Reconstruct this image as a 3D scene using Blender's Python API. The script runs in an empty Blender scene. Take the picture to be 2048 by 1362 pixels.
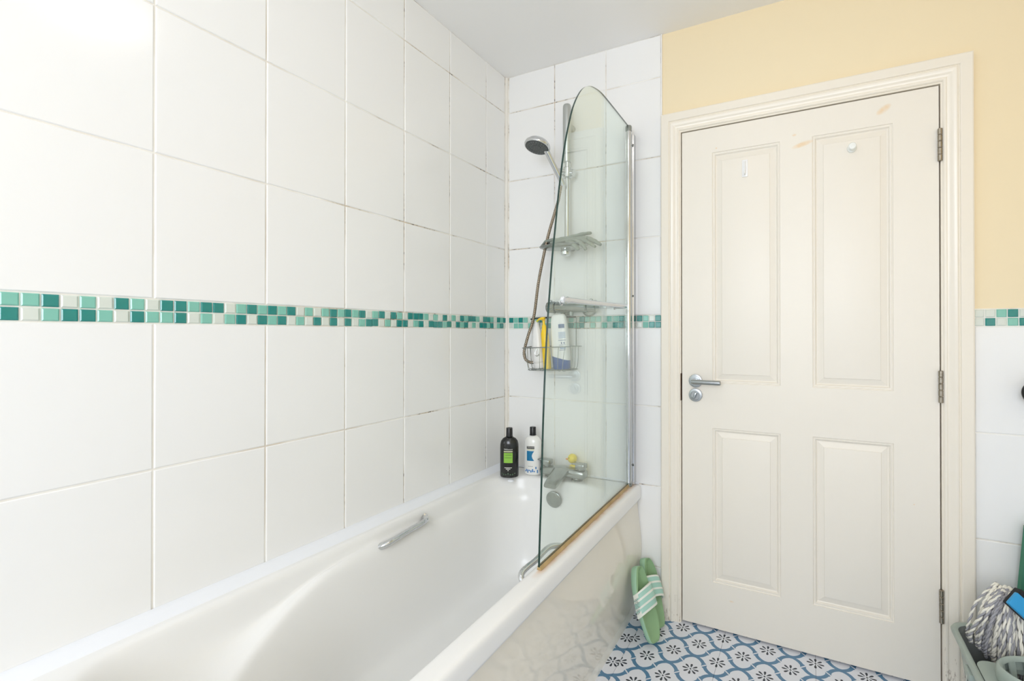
import bpy, bmesh, math, random
from mathutils import Vector, Matrix
from math import sin, cos, pi, radians

random.seed(7)
scene = bpy.context.scene
COL = scene.collection

# ------------------------------------------------------------------ camera
W_PX, H_PX = 2048.0, 1362.0
F_PX, CX, CY = 972.4174, 1113.8694, 662.4805
YAW, PITCH = -0.4743, 0.0045
cam_d = bpy.data.cameras.new('camera')
cam = bpy.data.objects.new('camera', cam_d)
COL.objects.link(cam)
cam.location = (1.3008, -1.9952, 1.1725)
cam.rotation_mode = 'XYZ'
cam.rotation_euler = (pi / 2 + PITCH, 0.0, -YAW)
cam_d.sensor_fit = 'HORIZONTAL'
cam_d.sensor_width = 36.0
cam_d.lens = F_PX / W_PX * 36.0
cam_d.shift_x = (W_PX / 2 - CX) / W_PX
cam_d.shift_y = (CY - H_PX / 2) / W_PX
cam_d.clip_start = 0.02
scene.camera = cam

# ------------------------------------------------------------------ colour management, world
vs = scene.view_settings
scene.display_settings.display_device = 'sRGB'
vs.view_transform = 'Standard'
vs.look = 'None'
vs.exposure = -0.38
vs.gamma = 1.0
vs.use_curve_mapping = False
scene.cycles.use_denoising = True
scene.cycles.max_bounces = 12
scene.cycles.diffuse_bounces = 8
scene.cycles.glossy_bounces = 6
scene.cycles.transparent_max_bounces = 16
scene.cycles.caustics_reflective = False
scene.cycles.caustics_refractive = False
scene.cycles.sample_clamp_indirect = 6.0

wd = bpy.data.worlds.new('world')
scene.world = wd
wd.use_nodes = True
wd.node_tree.nodes['Background'].inputs[0].default_value = (0.75, 0.85, 1.0, 1)
wd.node_tree.nodes['Background'].inputs[1].default_value = 1.0

# daylight through the window of the near end wall
WIN_POWER = 42.0
WIN_COL = (0.865, 0.91, 1.0)
LAMP_STRENGTH = 8.0
LAMP_COL = (1.0, 0.935, 0.875)
ld = bpy.data.lights.new('daylight', 'AREA')
ld.shape = 'RECTANGLE'; ld.size = 1.2; ld.size_y = 1.1
ld.energy = WIN_POWER; ld.color = WIN_COL
lo = bpy.data.objects.new('daylight', ld)
COL.objects.link(lo)
lo.location = (1.20, -3.35, 1.55)
lo.rotation_euler = (radians(90), 0, 0)


# ------------------------------------------------------------------ helpers
def s2l(c):
    c = c / 255.0
    return c / 12.92 if c <= 0.04045 else ((c + 0.055) / 1.055) ** 2.4


def rgb(r, g, b):
    return (s2l(r), s2l(g), s2l(b), 1.0)


def mat(name, color, rough=0.5, metal=0.0, spec=0.5, coat=0.0, var=None, bump=None, emit=None):
    m = bpy.data.materials.new(name)
    m.use_nodes = True
    nt = m.node_tree
    b = nt.nodes['Principled BSDF']
    b.inputs['Base Color'].default_value = color
    b.inputs['Roughness'].default_value = rough
    b.inputs['Metallic'].default_value = metal
    b.inputs['Specular IOR Level'].default_value = spec
    b.inputs['Coat Weight'].default_value = coat
    if emit:
        b.inputs['Emission Color'].default_value = emit[0]
        b.inputs['Emission Strength'].default_value = emit[1]
    tc = None
    if var or bump:
        tc = nt.nodes.new('ShaderNodeTexCoord')
    if var:      # (scale, colour2, amount)
        n = nt.nodes.new('ShaderNodeTexNoise'); n.inputs['Scale'].default_value = var[0]
        n.inputs['Detail'].default_value = 4
        nt.links.new(tc.outputs['Object'], n.inputs['Vector'])
        mx = nt.nodes.new('ShaderNodeMix'); mx.data_type = 'RGBA'
        mx.inputs[6].default_value = color; mx.inputs[7].default_value = var[1]
        ml = nt.nodes.new('ShaderNodeMath'); ml.operation = 'MULTIPLY'; ml.inputs[1].default_value = var[2]
        nt.links.new(n.outputs['Fac'], ml.inputs[0])
        nt.links.new(ml.outputs[0], mx.inputs[0])
        nt.links.new(mx.outputs[2], b.inputs['Base Color'])
    if bump:     # (scale vector, strength, distance)
        mp = nt.nodes.new('ShaderNodeMapping'); mp.inputs['Scale'].default_value = bump[0]
        nt.links.new(tc.outputs['Object'], mp.inputs['Vector'])
        n = nt.nodes.new('ShaderNodeTexNoise'); n.inputs['Scale'].default_value = 1.0
        n.inputs['Detail'].default_value = 3
        nt.links.new(mp.outputs[0], n.inputs['Vector'])
        bp = nt.nodes.new('ShaderNodeBump'); bp.inputs['Strength'].default_value = bump[1]
        bp.inputs['Distance'].default_value = bump[2]
        nt.links.new(n.outputs['Fac'], bp.inputs['Height'])
        nt.links.new(bp.outputs[0], b.inputs['Normal'])
    return m


class MB:
    """collects shapes, then links them as ONE mesh object"""
    def __init__(self):
        self.v = []; self.f = []; self.mi = []; self.cur = 0

    def add(self, vs_, fs, M=None):
        o = len(self.v)
        for p in vs_:
            p = Vector(p)
            self.v.append(M @ p if M else p)
        for f in fs:
            self.f.append([i + o for i in f]); self.mi.append(self.cur)

    def box(self, x0, x1, y0, y1, z0, z1, M=None, bev=0.0):
        if bev > 0:
            bm = bmesh.new()
            r = bmesh.ops.create_cube(bm, size=1.0)
            for v in bm.verts:
                v.co = Vector((x0 + (v.co.x + .5) * (x1 - x0), y0 + (v.co.y + .5) * (y1 - y0), z0 + (v.co.z + .5) * (z1 - z0)))
            bmesh.ops.bevel(bm, geom=bm.edges[:], offset=bev, segments=2, profile=0.5, affect='EDGES')
            bm.verts.ensure_lookup_table(); bm.verts.index_update()
            self.add([v.co.copy() for v in bm.verts], [[v.index for v in f.verts] for f in bm.faces], M)
            bm.free()
            return
        vs_ = [(x0, y0, z0), (x1, y0, z0), (x1, y1, z0), (x0, y1, z0), (x0, y0, z1), (x1, y0, z1), (x1, y1, z1), (x0, y1, z1)]
        self.add(vs_, [(0, 3, 2, 1), (4, 5, 6, 7), (0, 1, 5, 4), (1, 2, 6, 5), (2, 3, 7, 6), (3, 0, 4, 7)], M)

    def loft(self, rings, M=None, cap0=True, cap1=True, closed=True):
        n = len(rings[0]); vs_ = []; fs = []
        for r in rings: vs_ += list(r)
        for i in range(len(rings) - 1):
            for j in range(n if closed else n - 1):
                k = (j + 1) % n
                fs.append((i * n + j, i * n + k, (i + 1) * n + k, (i + 1) * n + j))
        if cap0: fs.append(tuple(reversed(range(n))))
        if cap1: fs.append(tuple((len(rings) - 1) * n + j for j in range(n)))
        self.add(vs_, fs, M)

    def lathe(self, prof, seg=24, M=None, sx=1.0, sy=1.0, cap0=True, cap1=True):
        rings = [[(r * sx * cos(2 * pi * j / seg), r * sy * sin(2 * pi * j / seg), z) for j in range(seg)] for r, z in prof]
        self.loft(rings, M, cap0, cap1)

    def tube(self, pts, rad, seg=10, M=None, closed=False, caps=True, flat=1.0, up=None):
        pts = [Vector(p) for p in pts]; n = len(pts)
        if not hasattr(rad, '__len__'): rad = [rad] * n
        rings = []; prev = None
        for i in range(n):
            if closed: t = pts[(i + 1) % n] - pts[i - 1]
            else: t = pts[min(i + 1, n - 1)] - pts[max(i - 1, 0)]
            if t.length < 1e-9: t = Vector((0, 0, 1))
            t.normalize()
            if prev is None:
                a = Vector(up) if up else (Vector((0, 0, 1)) if abs(t.z) < .9 else Vector((1, 0, 0)))
            else: a = prev
            a = (a - t * a.dot(t)); a.normalize(); b = t.cross(a); prev = a
            rings.append([pts[i] + (a * cos(2 * pi * j / seg) * flat + b * sin(2 * pi * j / seg)) * rad[i] for j in range(seg)])
        if closed: rings.append(rings[0])
        self.loft(rings, M, caps and not closed, caps and not closed)

    def prism(self, outline, z0, z1, M=None):
        self.loft([[(x, y, z0) for x, y in outline], [(x, y, z1) for x, y in outline]], M)

    def build(self, name, m, parent=None, smooth=True, angle=35, sub=0):
        me = bpy.data.meshes.new(name)
        me.from_pydata([tuple(v) for v in self.v], [], self.f)
        mats = m if isinstance(m, (list, tuple)) else [m]
        for q in mats: me.materials.append(q)
        if len(mats) > 1: me.polygons.foreach_set('material_index', self.mi)
        bm = bmesh.new(); bm.from_mesh(me)
        bmesh.ops.recalc_face_normals(bm, faces=bm.faces[:])
        bm.to_mesh(me); bm.free()
        if smooth:
            me.polygons.foreach_set('use_smooth', [True] * len(me.polygons))
            me.set_sharp_from_angle(angle=radians(angle))
        me.update()
        o = bpy.data.objects.new(name, me)
        COL.objects.link(o)
        if parent: o.parent = parent
        if sub:
            sm = o.modifiers.new('subdivision', 'SUBSURF'); sm.levels = sub; sm.render_levels = sub
        return o


def empty(name, loc=(0, 0, 0)):
    o = bpy.data.objects.new(name, None)
    o.empty_display_size = 0.05
    COL.objects.link(o); o.location = loc
    return o


def place(o, child):
    """parent a mesh written in world coordinates to an Empty standing elsewhere"""
    child.parent = o
    child.matrix_parent_inverse = Matrix.Translation(-Vector(o.location))
    return child


def thing(o, label, cat, group=None):
    o['label'] = label; o['category'] = cat
    if group: o['group'] = group
    return o


def structure(o):
    o['kind'] = 'structure'
    return o


def sm(a, b, x):
    t = max(0.0, min(1.0, (x - a) / (b - a)))
    return t * t * (3 - 2 * t)


def lerp(a, b, t): return a + (b - a) * t


def interp(tab, x):
    if x <= tab[0][0]: return tab[0][1]
    for (a, fa), (b, fb) in zip(tab, tab[1:]):
        if x <= b: return fa + (fb - fa) * (x - a) / (b - a)
    return tab[-1][1]


def catmull(pts, n=8, closed=False):
    pts = [Vector(p) for p in pts]; out = []; N = len(pts)
    for i in range(N if closed else N - 1):
        if closed: p0, p1, p2, p3 = pts[i - 1], pts[i], pts[(i + 1) % N], pts[(i + 2) % N]
        else: p0, p1, p2, p3 = pts[max(i - 1, 0)], pts[i], pts[i + 1], pts[min(i + 2, N - 1)]
        for k in range(n):
            t = k / n
            out.append(0.5 * ((2 * p1) + (p2 - p0) * t + (2 * p0 - 5 * p1 + 4 * p2 - p3) * t * t + (3 * p1 - p0 - 3 * p2 + p3) * t ** 3))
    if not closed: out.append(pts[-1])
    return out


def axes(o, x, y, z):
    x, y, z = Vector(x), Vector(y), Vector(z)
    return Matrix(((x.x, y.x, z.x, o[0]), (x.y, y.y, z.y, o[1]), (x.z, y.z, z.z, o[2]), (0, 0, 0, 1)))


def text_mesh(body, size, warp, name, m, parent):
    """letters as a mesh: warp maps text-plane (x, y) to a point"""
    cu = bpy.data.curves.new('letters', 'FONT')
    cu.body = body; cu.size = size; cu.align_x = 'CENTER'; cu.align_y = 'CENTER'
    cu.resolution_u = 2
    to = bpy.data.objects.new('letters', cu)
    COL.objects.link(to)
    dg = bpy.context.evaluated_depsgraph_get()
    me = bpy.data.meshes.new_from_object(to.evaluated_get(dg))
    bpy.data.objects.remove(to); bpy.data.curves.remove(cu)
    for v in me.vertices: v.co = warp(v.co.x, v.co.y)
    me.name = name
    me.materials.clear(); me.materials.append(m)
    o = bpy.data.objects.new(name, me)
    COL.objects.link(o); o.parent = parent
    return o


# ------------------------------------------------------------------ materials
M_tile = mat('white_glazed_tile', rgb(240, 240, 239), 0.16, spec=0.5, bump=((9, 9, 9), 0.12, 0.004))
M_paint = mat('cream_yellow_paint', rgb(238, 222, 188), 0.55, bump=((60, 60, 60), 0.08, 0.001))
M_white_paint = mat('white_ceiling_paint', rgb(242, 241, 239), 0.7, bump=((50, 50, 50), 0.05, 0.001))
M_gloss_wood = mat('ivory_gloss_paint', rgb(236, 229, 216), 0.3, bump=((70, 70, 9), 0.05, 0.001))
M_chrome = mat('chrome', rgb(214, 216, 218), 0.09, 1.0)
M_chrome_dull = mat('limescaled_chrome', rgb(176, 182, 180), 0.24, 1.0, var=(40, rgb(120, 124, 120), 0.8))
M_satin = mat('satin_steel', rgb(168, 172, 174), 0.3, 1.0)
M_hinge = mat('tarnished_steel', rgb(186, 178, 164), 0.3, 1.0, var=(90, rgb(110, 100, 86), 0.8))
M_black = mat('black_plastic', rgb(22, 22, 24), 0.3)
M_white_pl = mat('white_plastic', rgb(238, 238, 236), 0.3)
M_acrylic = mat('white_bath_acrylic', rgb(238, 238, 237), 0.14, coat=0.3)
M_panel = mat('ivory_acrylic_panel', rgb(232, 227, 215), 0.06, coat=0.1)
M_silicone = mat('white_sealant', rgb(236, 239, 245), 0.35)
M_dark = mat('dark_void', rgb(12, 10, 9), 0.9)


def grout_mat():
    m = mat('cream_grout', rgb(228, 222, 212), 0.8)
    nt = m.node_tree; b = nt.nodes['Principled BSDF']
    tc = nt.nodes.new('ShaderNodeTexCoord')
    n1 = nt.nodes.new('ShaderNodeTexNoise'); n1.inputs['Scale'].default_value = 5.5; n1.inputs['Detail'].default_value = 3
    n2 = nt.nodes.new('ShaderNodeTexNoise'); n2.inputs['Scale'].default_value = 70; n2.inputs['Detail'].default_value = 4
    sp = nt.nodes.new('ShaderNodeSeparateXYZ')
    for n in (n1, n2): nt.links.new(tc.outputs['Object'], n.inputs['Vector'])
    nt.links.new(tc.outputs['Object'], sp.inputs[0])
    # damp, mouldy joints belong to the shower end of the wall (y near 0)
    mr = nt.nodes.new('ShaderNodeMapRange'); mr.inputs[1].default_value = -1.15; mr.inputs[2].default_value = -0.5
    nt.links.new(sp.outputs['Y'], mr.inputs[0])
    mrb = nt.nodes.new('ShaderNodeMapRange'); mrb.inputs[1].default_value = -1.5; mrb.inputs[2].default_value = -0.8
    mrb.inputs[3].default_value = 0.25; mrb.inputs[4].default_value = 0.9
    nt.links.new(sp.outputs['Y'], mrb.inputs[0])
    def ramp(src, a, c):
        r = nt.nodes.new('ShaderNodeMapRange'); r.inputs[1].default_value = a; r.inputs[2].default_value = c
        nt.links.new(src, r.inputs[0]); return r.outputs[0]
    a1 = ramp(n1.outputs['Fac'], 0.44, 0.66); a2 = ramp(n2.outputs['Fac'], 0.50, 0.66); a3 = ramp(n1.outputs['Fac'], 0.49, 0.62)
    mu = nt.nodes.new('ShaderNodeMath'); mu.operation = 'MULTIPLY'; nt.links.new(a3, mu.inputs[0]); nt.links.new(a2, mu.inputs[1])
    mu2 = nt.nodes.new('ShaderNodeMath'); mu2.operation = 'MULTIPLY'; nt.links.new(mu.outputs[0], mu2.inputs[0]); nt.links.new(mr.outputs[0], mu2.inputs[1])
    base = nt.nodes.new('ShaderNodeMix'); base.data_type = 'RGBA'
    base.inputs[6].default_value = rgb(240, 238, 232); base.inputs[7].default_value = rgb(204, 188, 166)
    pr = nt.nodes.new('ShaderNodeMath'); pr.operation = 'MULTIPLY'; nt.links.new(a1, pr.inputs[0]); nt.links.new(mrb.outputs[0], pr.inputs[1])
    nt.links.new(pr.outputs[0], base.inputs[0])
    top = nt.nodes.new('ShaderNodeMix'); top.data_type = 'RGBA'; top.inputs[7].default_value = rgb(52, 40, 30)
    nt.links.new(base.outputs[2], top.inputs[6]); nt.links.new(mu2.outputs[0], top.inputs[0])
    nt.links.new(top.outputs[2], b.inputs['Base Color'])
    return m


M_grout = grout_mat()
M_mos = {'D': mat('dark_teal_glass', rgb(22, 138, 132), 0.12, coat=0.6, var=(14, rgb(14, 112, 108), 0.5)),
         'M': mat('aqua_glass', rgb(122, 190, 174), 0.14, coat=0.6, var=(14, rgb(140, 200, 184), 0.5)),
         'W': mat('frosted_white_glass', rgb(214, 221, 213), 0.14, coat=0.6)}


def glass_mat():
    m = bpy.data.materials.new('clear_green_glass'); m.use_nodes = True
    nt = m.node_tree; nt.nodes.clear()
    out = nt.nodes.new('ShaderNodeOutputMaterial')
    tr = nt.nodes.new('ShaderNodeBsdfTransparent'); tr.inputs[0].default_value = (0.945, 0.975, 0.958, 1)
    gl = nt.nodes.new('ShaderNodeBsdfAnisotropic'); gl.inputs['Roughness'].default_value = 0.01
    gl.inputs[0].default_value = (0.95, 1, 0.97, 1)
    fr = nt.nodes.new('ShaderNodeFresnel'); fr.inputs[0].default_value = 1.45
    mx = nt.nodes.new('ShaderNodeMixShader')
    # both faces of the pane reflect like a thin sheet (no total reflection inside it)
    ge = nt.nodes.new('ShaderNodeNewGeometry')
    io = nt.nodes.new('ShaderNodeMapRange'); io.inputs[3].default_value = 1.45; io.inputs[4].default_value = 1 / 1.45
    nt.links.new(ge.outputs['Backfacing'], io.inputs[0]); nt.links.new(io.outputs[0], fr.inputs[0])
    nt.links.new(fr.outputs[0], mx.inputs[0]); nt.links.new(tr.outputs[0], mx.inputs[1]); nt.links.new(gl.outputs[0], mx.inputs[2])
    nt.links.new(mx.outputs[0], out.inputs[0])
    return m


M_glass = glass_mat()
M_glass_edge = mat('dark_green_glass_edge', rgb(12, 50, 42), 0.12, coat=0.3)
M_seal = mat('limescaled_brown_seal', rgb(206, 178, 128), 0.4, var=(22, rgb(140, 112, 56), 0.9))

# ------------------------------------------------------------------ room shell
CEIL = 2.419
XR, YN = 2.25, -3.40          # right wall, near end wall
TF, GF, PF = 0.008, 0.0016, 0.006   # tile thickness, grout depth, plaster depth behind the tile face


def shell(name, boxes, m):
    mb = MB()
    for b in boxes: mb.box(*b)
    return structure(mb.build(name, m, smooth=False))


wall_left = shell('wall_left', [(-0.12, -PF, YN - .12, 0.12, -0.05, CEIL + .1)], M_white_paint)
DX0, DX1, DZ = 0.836, 1.704, 2.004
wall_back = shell('wall_back', [(-PF, DX0, PF, 0.14, -0.05, CEIL + .1), (DX1, XR + .12, PF, 0.14, -0.05, CEIL + .1),
                                (DX0, DX1, PF, 0.14, DZ, CEIL + .1), (DX0, DX1, 0.10, 0.14, -0.05, DZ)], M_paint)
wall_right = shell('wall_right', [(XR, XR + .12, YN, PF, -0.05, CEIL + .1)], M_paint)
ceiling = shell('ceiling', [(-0.12, XR + .12, YN - .12, 0.14, CEIL, CEIL + .1)], M_white_paint)
WX0, WX1, WZ0, WZ1 = 0.55, 1.85, 0.96, 2.14
wall_near = shell('wall_near', [(-PF, WX0, YN - .12, YN, -0.05, CEIL + .1), (WX1, XR + .12, YN - .12, YN, -0.05, CEIL + .1),
                                (WX0, WX1, YN - .12, YN, -0.05, WZ0), (WX0, WX1, YN - .12, YN, WZ1, CEIL + .1)], M_white_paint)
win = MB()
for b in ((WX0, WX1, WZ0, WZ0 + .06), (WX0, WX1, WZ1 - .06, WZ1), (WX0, WX0 + .06, WZ0 + .06, WZ1 - .06),
          (WX1 - .06, WX1, WZ0 + .06, WZ1 - .06), (1.18, 1.22, WZ0 + .06, WZ1 - .06)):
    win.box(b[0], b[1], YN - .09, YN - .03, b[2], b[3], bev=.006)
window_1 = structure(win.build('window_1', M_white_pl))
pane = MB(); pane.box(WX0 + .05, WX1 - .05, YN - .066, YN - .06, WZ0 + .05, WZ1 - .05)
M_frost = mat('daylit_frosted_glass', rgb(235, 240, 245), 0.4, emit=((0.9, 0.96, 1, 1), 1.6))
pane.build('pane', M_frost, window_1, smooth=False)

# ------------------------------------------------------------------ tiles
ROWS = [0.0, 0.2, 0.5349, 0.8675, 1.1952, 1.2497, 1.5781, 1.9108, 2.243, CEIL]
J = 0.0019                      # half a joint
tile_cache = {}


def tile_mesh(w, h, d=TF - .0004, bev=0.0016, nm='tile', m=M_tile):
    key = (round(w, 4), round(h, 4), nm, m.name)
    if key in tile_cache: return tile_cache[key]
    a, b = w / 2, h / 2
    vs_ = [(-a, -b, 0), (a, -b, 0), (a, b, 0), (-a, b, 0),
           (-a, -b, d - bev), (a, -b, d - bev), (a, b, d - bev), (-a, b, d - bev),
           (-a + bev * 1.3, -b + bev * 1.3, d), (a - bev * 1.3, -b + bev * 1.3, d), (a - bev * 1.3, b - bev * 1.3, d), (-a + bev * 1.3, b - bev * 1.3, d)]
    fs = [(3, 2, 1, 0), (8, 9, 10, 11)]
    for i in range(4):
        k = (i + 1) % 4
        fs += [(i, k, 4 + k, 4 + i), (4 + i, 4 + k, 8 + k, 8 + i)]
    me = bpy.data.meshes.new(nm)
    me.from_pydata(vs_, [], fs); me.materials.append(m); me.update()
    tile_cache[key] = me
    return me


def put_tile(parent, centre, xa, ya, za, w, h, nm='tile', m=M_tile, wob=0.0012, depth=TF):
    o = bpy.data.objects.new(nm, tile_mesh(w, h, nm=nm, m=m))
    COL.objects.link(o); o.parent = parent
    o.matrix_local = axes(centre, xa, ya, za) @ Matrix.Rotation(random.uniform(-wob, wob), 4, 'X') @ Matrix.Rotation(random.uniform(-wob, wob), 4, 'Y')
    return o


PITCH_Y = 0.2543
L_COLS = [-0.012, -0.1671] + [-0.1671 - PITCH_Y * k for k in range(1, 13)]
for ya, yb in zip(L_COLS, L_COLS[1:]):
    for za, zb in zip(ROWS, ROWS[1:]):
        if abs(za - 1.1952) < 1e-6: continue
        if zb < 0.53: continue
        put_tile(wall_left, (-TF, (ya + yb) / 2, (za + zb) / 2), (0, 1, 0), (0, 0, 1), (1, 0, 0), abs(yb - ya) - 2 * J, zb - za - 2 * J)
B_COLS = [0.012, 0.2635, 0.5177, 0.7635]
for xa, xb in zip(B_COLS, B_COLS[1:]):
    for za, zb in zip(ROWS, ROWS[1:]):
        if abs(za - 1.1952) < 1e-6: continue
        put_tile(wall_back, ((xa + xb) / 2, TF, (za + zb) / 2), (1, 0, 0), (0, 0, 1), (0, -1, 0), xb - xa - 2 * J, zb - za - 2 * J)
R_COLS = [1.779, 2.025, XR - .004]
R_ROWS = [0.0, 0.178, 0.5173, 0.8559, 1.1952]
for xa, xb in zip(R_COLS, R_COLS[1:]):
    for za, zb in zip(R_ROWS, R_ROWS[1:]):
        put_tile(wall_back, ((xa + xb) / 2, TF, (za + zb) / 2), (1, 0, 0), (0, 0, 1), (0, -1, 0), xb - xa - 2 * J, zb - za - 2 * J)
WR_Y = [0.0 - .004] + [-.004 - .2543 * k for k in range(1, 14)]
for ya, yb in zip(WR_Y, WR_Y[1:]):
    for za, zb in zip(R_ROWS, R_ROWS[1:]):
        put_tile(wall_right, (XR - .001, (ya + yb) / 2, (za + zb) / 2), (0, -1, 0), (0, 0, 1), (-1, 0, 0), abs(yb - ya) - 2 * J, zb - za - 2 * J)
g = MB(); g.box(-PF - .002, -GF - .0014, L_COLS[-1], 0.0, 0.52, CEIL)
g.build('grout', M_grout, wall_left, smooth=False)
g = MB(); g.box(0, 0.7635, GF + .0014, PF + .002, 0, CEIL); g.box(1.779, XR, GF + .0014, PF + .002, 0, 1.2515)
g.build('grout', M_grout, wall_back, smooth=False)

TOP_L = 'MMDWMWDMWDDMDDWM' + 'DMDMDWMWMDMDMDWMDWDMWDDDMWMWDWMWDMDDMWDDMWDMD'
BOT_L = 'DWMDDMWDMMDWMWMD' + 'WDMDWMWDWDWDWMDDWMWDDWMDWDDDMDWDMDWMWDDMDWMDW'
MP = 0.0272
zr = (1.1952 + 0.0136, 1.1952 + 0.0409)
wob = 0.02
for i in range(61):
    yc = -1.6745 + 0.0275 * (i + .5)
    for row, z in ((TOP_L, zr[1]), (BOT_L, zr[0])):
        loose = 0.0016 if 24 < i < 46 else 0.0003
        put_tile(wall_left, (-TF + .0006, yc + random.uniform(-loose, loose) * .7, z + random.uniform(-loose, loose) * .6), (0, 1, 0), (0, 0, 1), (1, 0, 0), .0247, .0242, 'mosaic_tile', M_mos[row[i % len(row)]], wob)
for i in range(1, 62):
    yc = -1.6745 - 0.0275 * (i - .5)
    for z in zr:
        put_tile(wall_left, (-TF + .0006, yc, z), (0, 1, 0), (0, 0, 1), (1, 0, 0), .0247, .0242, 'mosaic_tile', M_mos[random.choice('DMW')], wob)
TOP_B = ['D', 'D', 'W', 'M', 'D'][1:] ; TOP_B = ['D', 'W', 'M', 'D', 'D', 'M', 'D', 'M', 'M', 'W', 'M', 'M', 'M', 'D', 'W']
BOT_B = ['D', 'D', 'M', 'W', 'W', 'D', 'D', 'D', 'W', 'M', 'W', 'M', 'W', 'D', 'M']
TOP_C = 'DMDMWMDWMDMWM'; BOT_C = 'WMMWMDWMDWMMD'
for i in range(28):
    xc = 0.7635 - 0.0268 * (i + .5)
    if xc < 0.022: break
    t = TOP_B[i] if i < 15 else TOP_C[27 - i]
    b_ = BOT_B[i] if i < 15 else BOT_C[27 - i]
    put_tile(wall_back, (xc, TF - .0006, zr[1]), (1, 0, 0), (0, 0, 1), (0, -1, 0), .0242, .0242, 'mosaic_tile', M_mos[t], wob)
    put_tile(wall_back, (xc, TF - .0006, zr[0]), (1, 0, 0), (0, 0, 1), (0, -1, 0), .0242, .0242, 'mosaic_tile', M_mos[b_], wob)
for i in range(17):
    xc = 1.7775 + 0.0274 * (i + .5)
    put_tile(wall_back, (xc, TF - .0006, zr[1]), (1, 0, 0), (0, 0, 1), (0, -1, 0), .0244, .0242, 'mosaic_tile', M_mos[('WWMDW' + 'MDWMDMWDMWDM')[i]], wob)
    put_tile(wall_back, (xc, TF - .0006, zr[0]), (1, 0, 0), (0, 0, 1), (0, -1, 0), .0244, .0242, 'mosaic_tile', M_mos[('WDWMD' + 'WMDDWMDWMDWM')[i]], wob)

# sealant in the corner, along the ceiling edge of the tiles and round the bath
cb = MB()
cb.prism([(-.004, .004), (.008, .004), (.0065, -.002), (.002, -.0065), (-.004, -.008)], 0.55, CEIL)
structure(cb.build('trim_1', mat('corner_sealant', rgb(238, 236, 230), 0.45, var=(9, rgb(222, 208, 188), 0.4)), angle=60))
et = MB(); et.box(.7635, .7685, -.0012, .008, 0, CEIL, bev=.001)
structure(et.build('trim_2', M_white_pl))

# ------------------------------------------------------------------ door surround (architrave) and lining
xL, xR_, zT = 0.8415, 1.6985, 1.9985
prof = [(0, .008), (0, -.007), (.003, -.010), (.008, -.0105), (.010, -.0085), (.013, -.0085), (.020, -.0115), (.028, -.0165), (.033, -.0175), (.036, -.0165),
        (.038, -.0135), (.0405, -.0135), (.042, -.0175), (.044, -.0185), (.071, -.0185), (.0745, -.0165), (.0745, .008)]
arch = MB()
rings = []
for s_, d_ in prof:
    rings.append([(xL - s_, d_, 0.0), (xL - s_, d_, zT + s_), (xR_ + s_ * 1.04, d_, zT + s_), (xR_ + s_ * 1.04, d_, 0.0)])
arch.loft(rings, closed=False, cap0=False, cap1=False)
M_arch = mat('ivory_gloss_architrave', rgb(238, 231, 218), 0.28)
_nt = M_arch.node_tree; _b = _nt.nodes['Principled BSDF']
_tc = _nt.nodes.new('ShaderNodeTexCoord'); _mp = _nt.nodes.new('ShaderNodeMapping'); _mp.inputs['Scale'].default_value = (160, 160, 45)
_nt.links.new(_tc.outputs['Object'], _mp.inputs[0])
_n = _nt.nodes.new('ShaderNodeTexNoise'); _n.inputs['Scale'].default_value = 1.0; _n.inputs['Detail'].default_value = 4; _nt.links.new(_mp.outputs[0], _n.inputs['Vector'])
_sp = _nt.nodes.new('ShaderNodeSeparateXYZ'); _nt.links.new(_tc.outputs['Object'], _sp.inputs[0])
_r1 = _nt.nodes.new('ShaderNodeMapRange'); _r1.inputs[1].default_value = .15; _r1.inputs[2].default_value = .0; _r1.inputs[4].default_value = .16; _nt.links.new(_sp.outputs['Z'], _r1.inputs[0])
_ad = _nt.nodes.new('ShaderNodeMath'); _ad.operation = 'ADD'; _nt.links.new(_n.outputs['Fac'], _ad.inputs[0]); _nt.links.new(_r1.outputs[0], _ad.inputs[1])
_r2 = _nt.nodes.new('ShaderNodeMapRange'); _r2.inputs[1].default_value = .69; _r2.inputs[2].default_value = .80; _r2.inputs[4].default_value = .7; _nt.links.new(_ad.outputs[0], _r2.inputs[0])
_mx = _nt.nodes.new('ShaderNodeMix'); _mx.data_type = 'RGBA'; _mx.inputs[6].default_value = rgb(238, 231, 218); _mx.inputs[7].default_value = rgb(120, 96, 74)   # kicked and grimy foot of the frame
_zm = _nt.nodes.new('ShaderNodeMapRange'); _zm.inputs[1].default_value = .42; _zm.inputs[2].default_value = .12; _nt.links.new(_sp.outputs['Z'], _zm.inputs[0])
_zz = _nt.nodes.new('ShaderNodeMath'); _zz.operation = 'MULTIPLY'; _nt.links.new(_r2.outputs[0], _zz.inputs[0]); _nt.links.new(_zm.outputs[0], _zz.inputs[1])
_nt.links.new(_zz.outputs[0], _mx.inputs[0]); _nt.links.new(_mx.outputs[2], _b.inputs['Base Color'])
trim_3 = structure(arch.build('trim_3', M_arch, angle=25))

door = structure(empty('door_1', (1.69, 0.0, 0.0)))
lin = MB()
for b in ((DX0, .8462, 0, zT + .004), (1.6932, DX1, 0, zT + .004)):
    lin.box(b[0], b[1], -.004, .099, b[2], b[3] - .002)
lin.box(.8462, 1.6932, -.004, .099, 1.9925, zT + .004)
lin.box(.8462, .858, .042, .09, 0, 1.9925); lin.box(1.681, 1.6932, .042, .09, 0, 1.9925); lin.box(.858, 1.681, .042, .09, 1.98, 1.9925)
place(door, lin.build('frame', M_gloss_wood, smooth=False))


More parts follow.
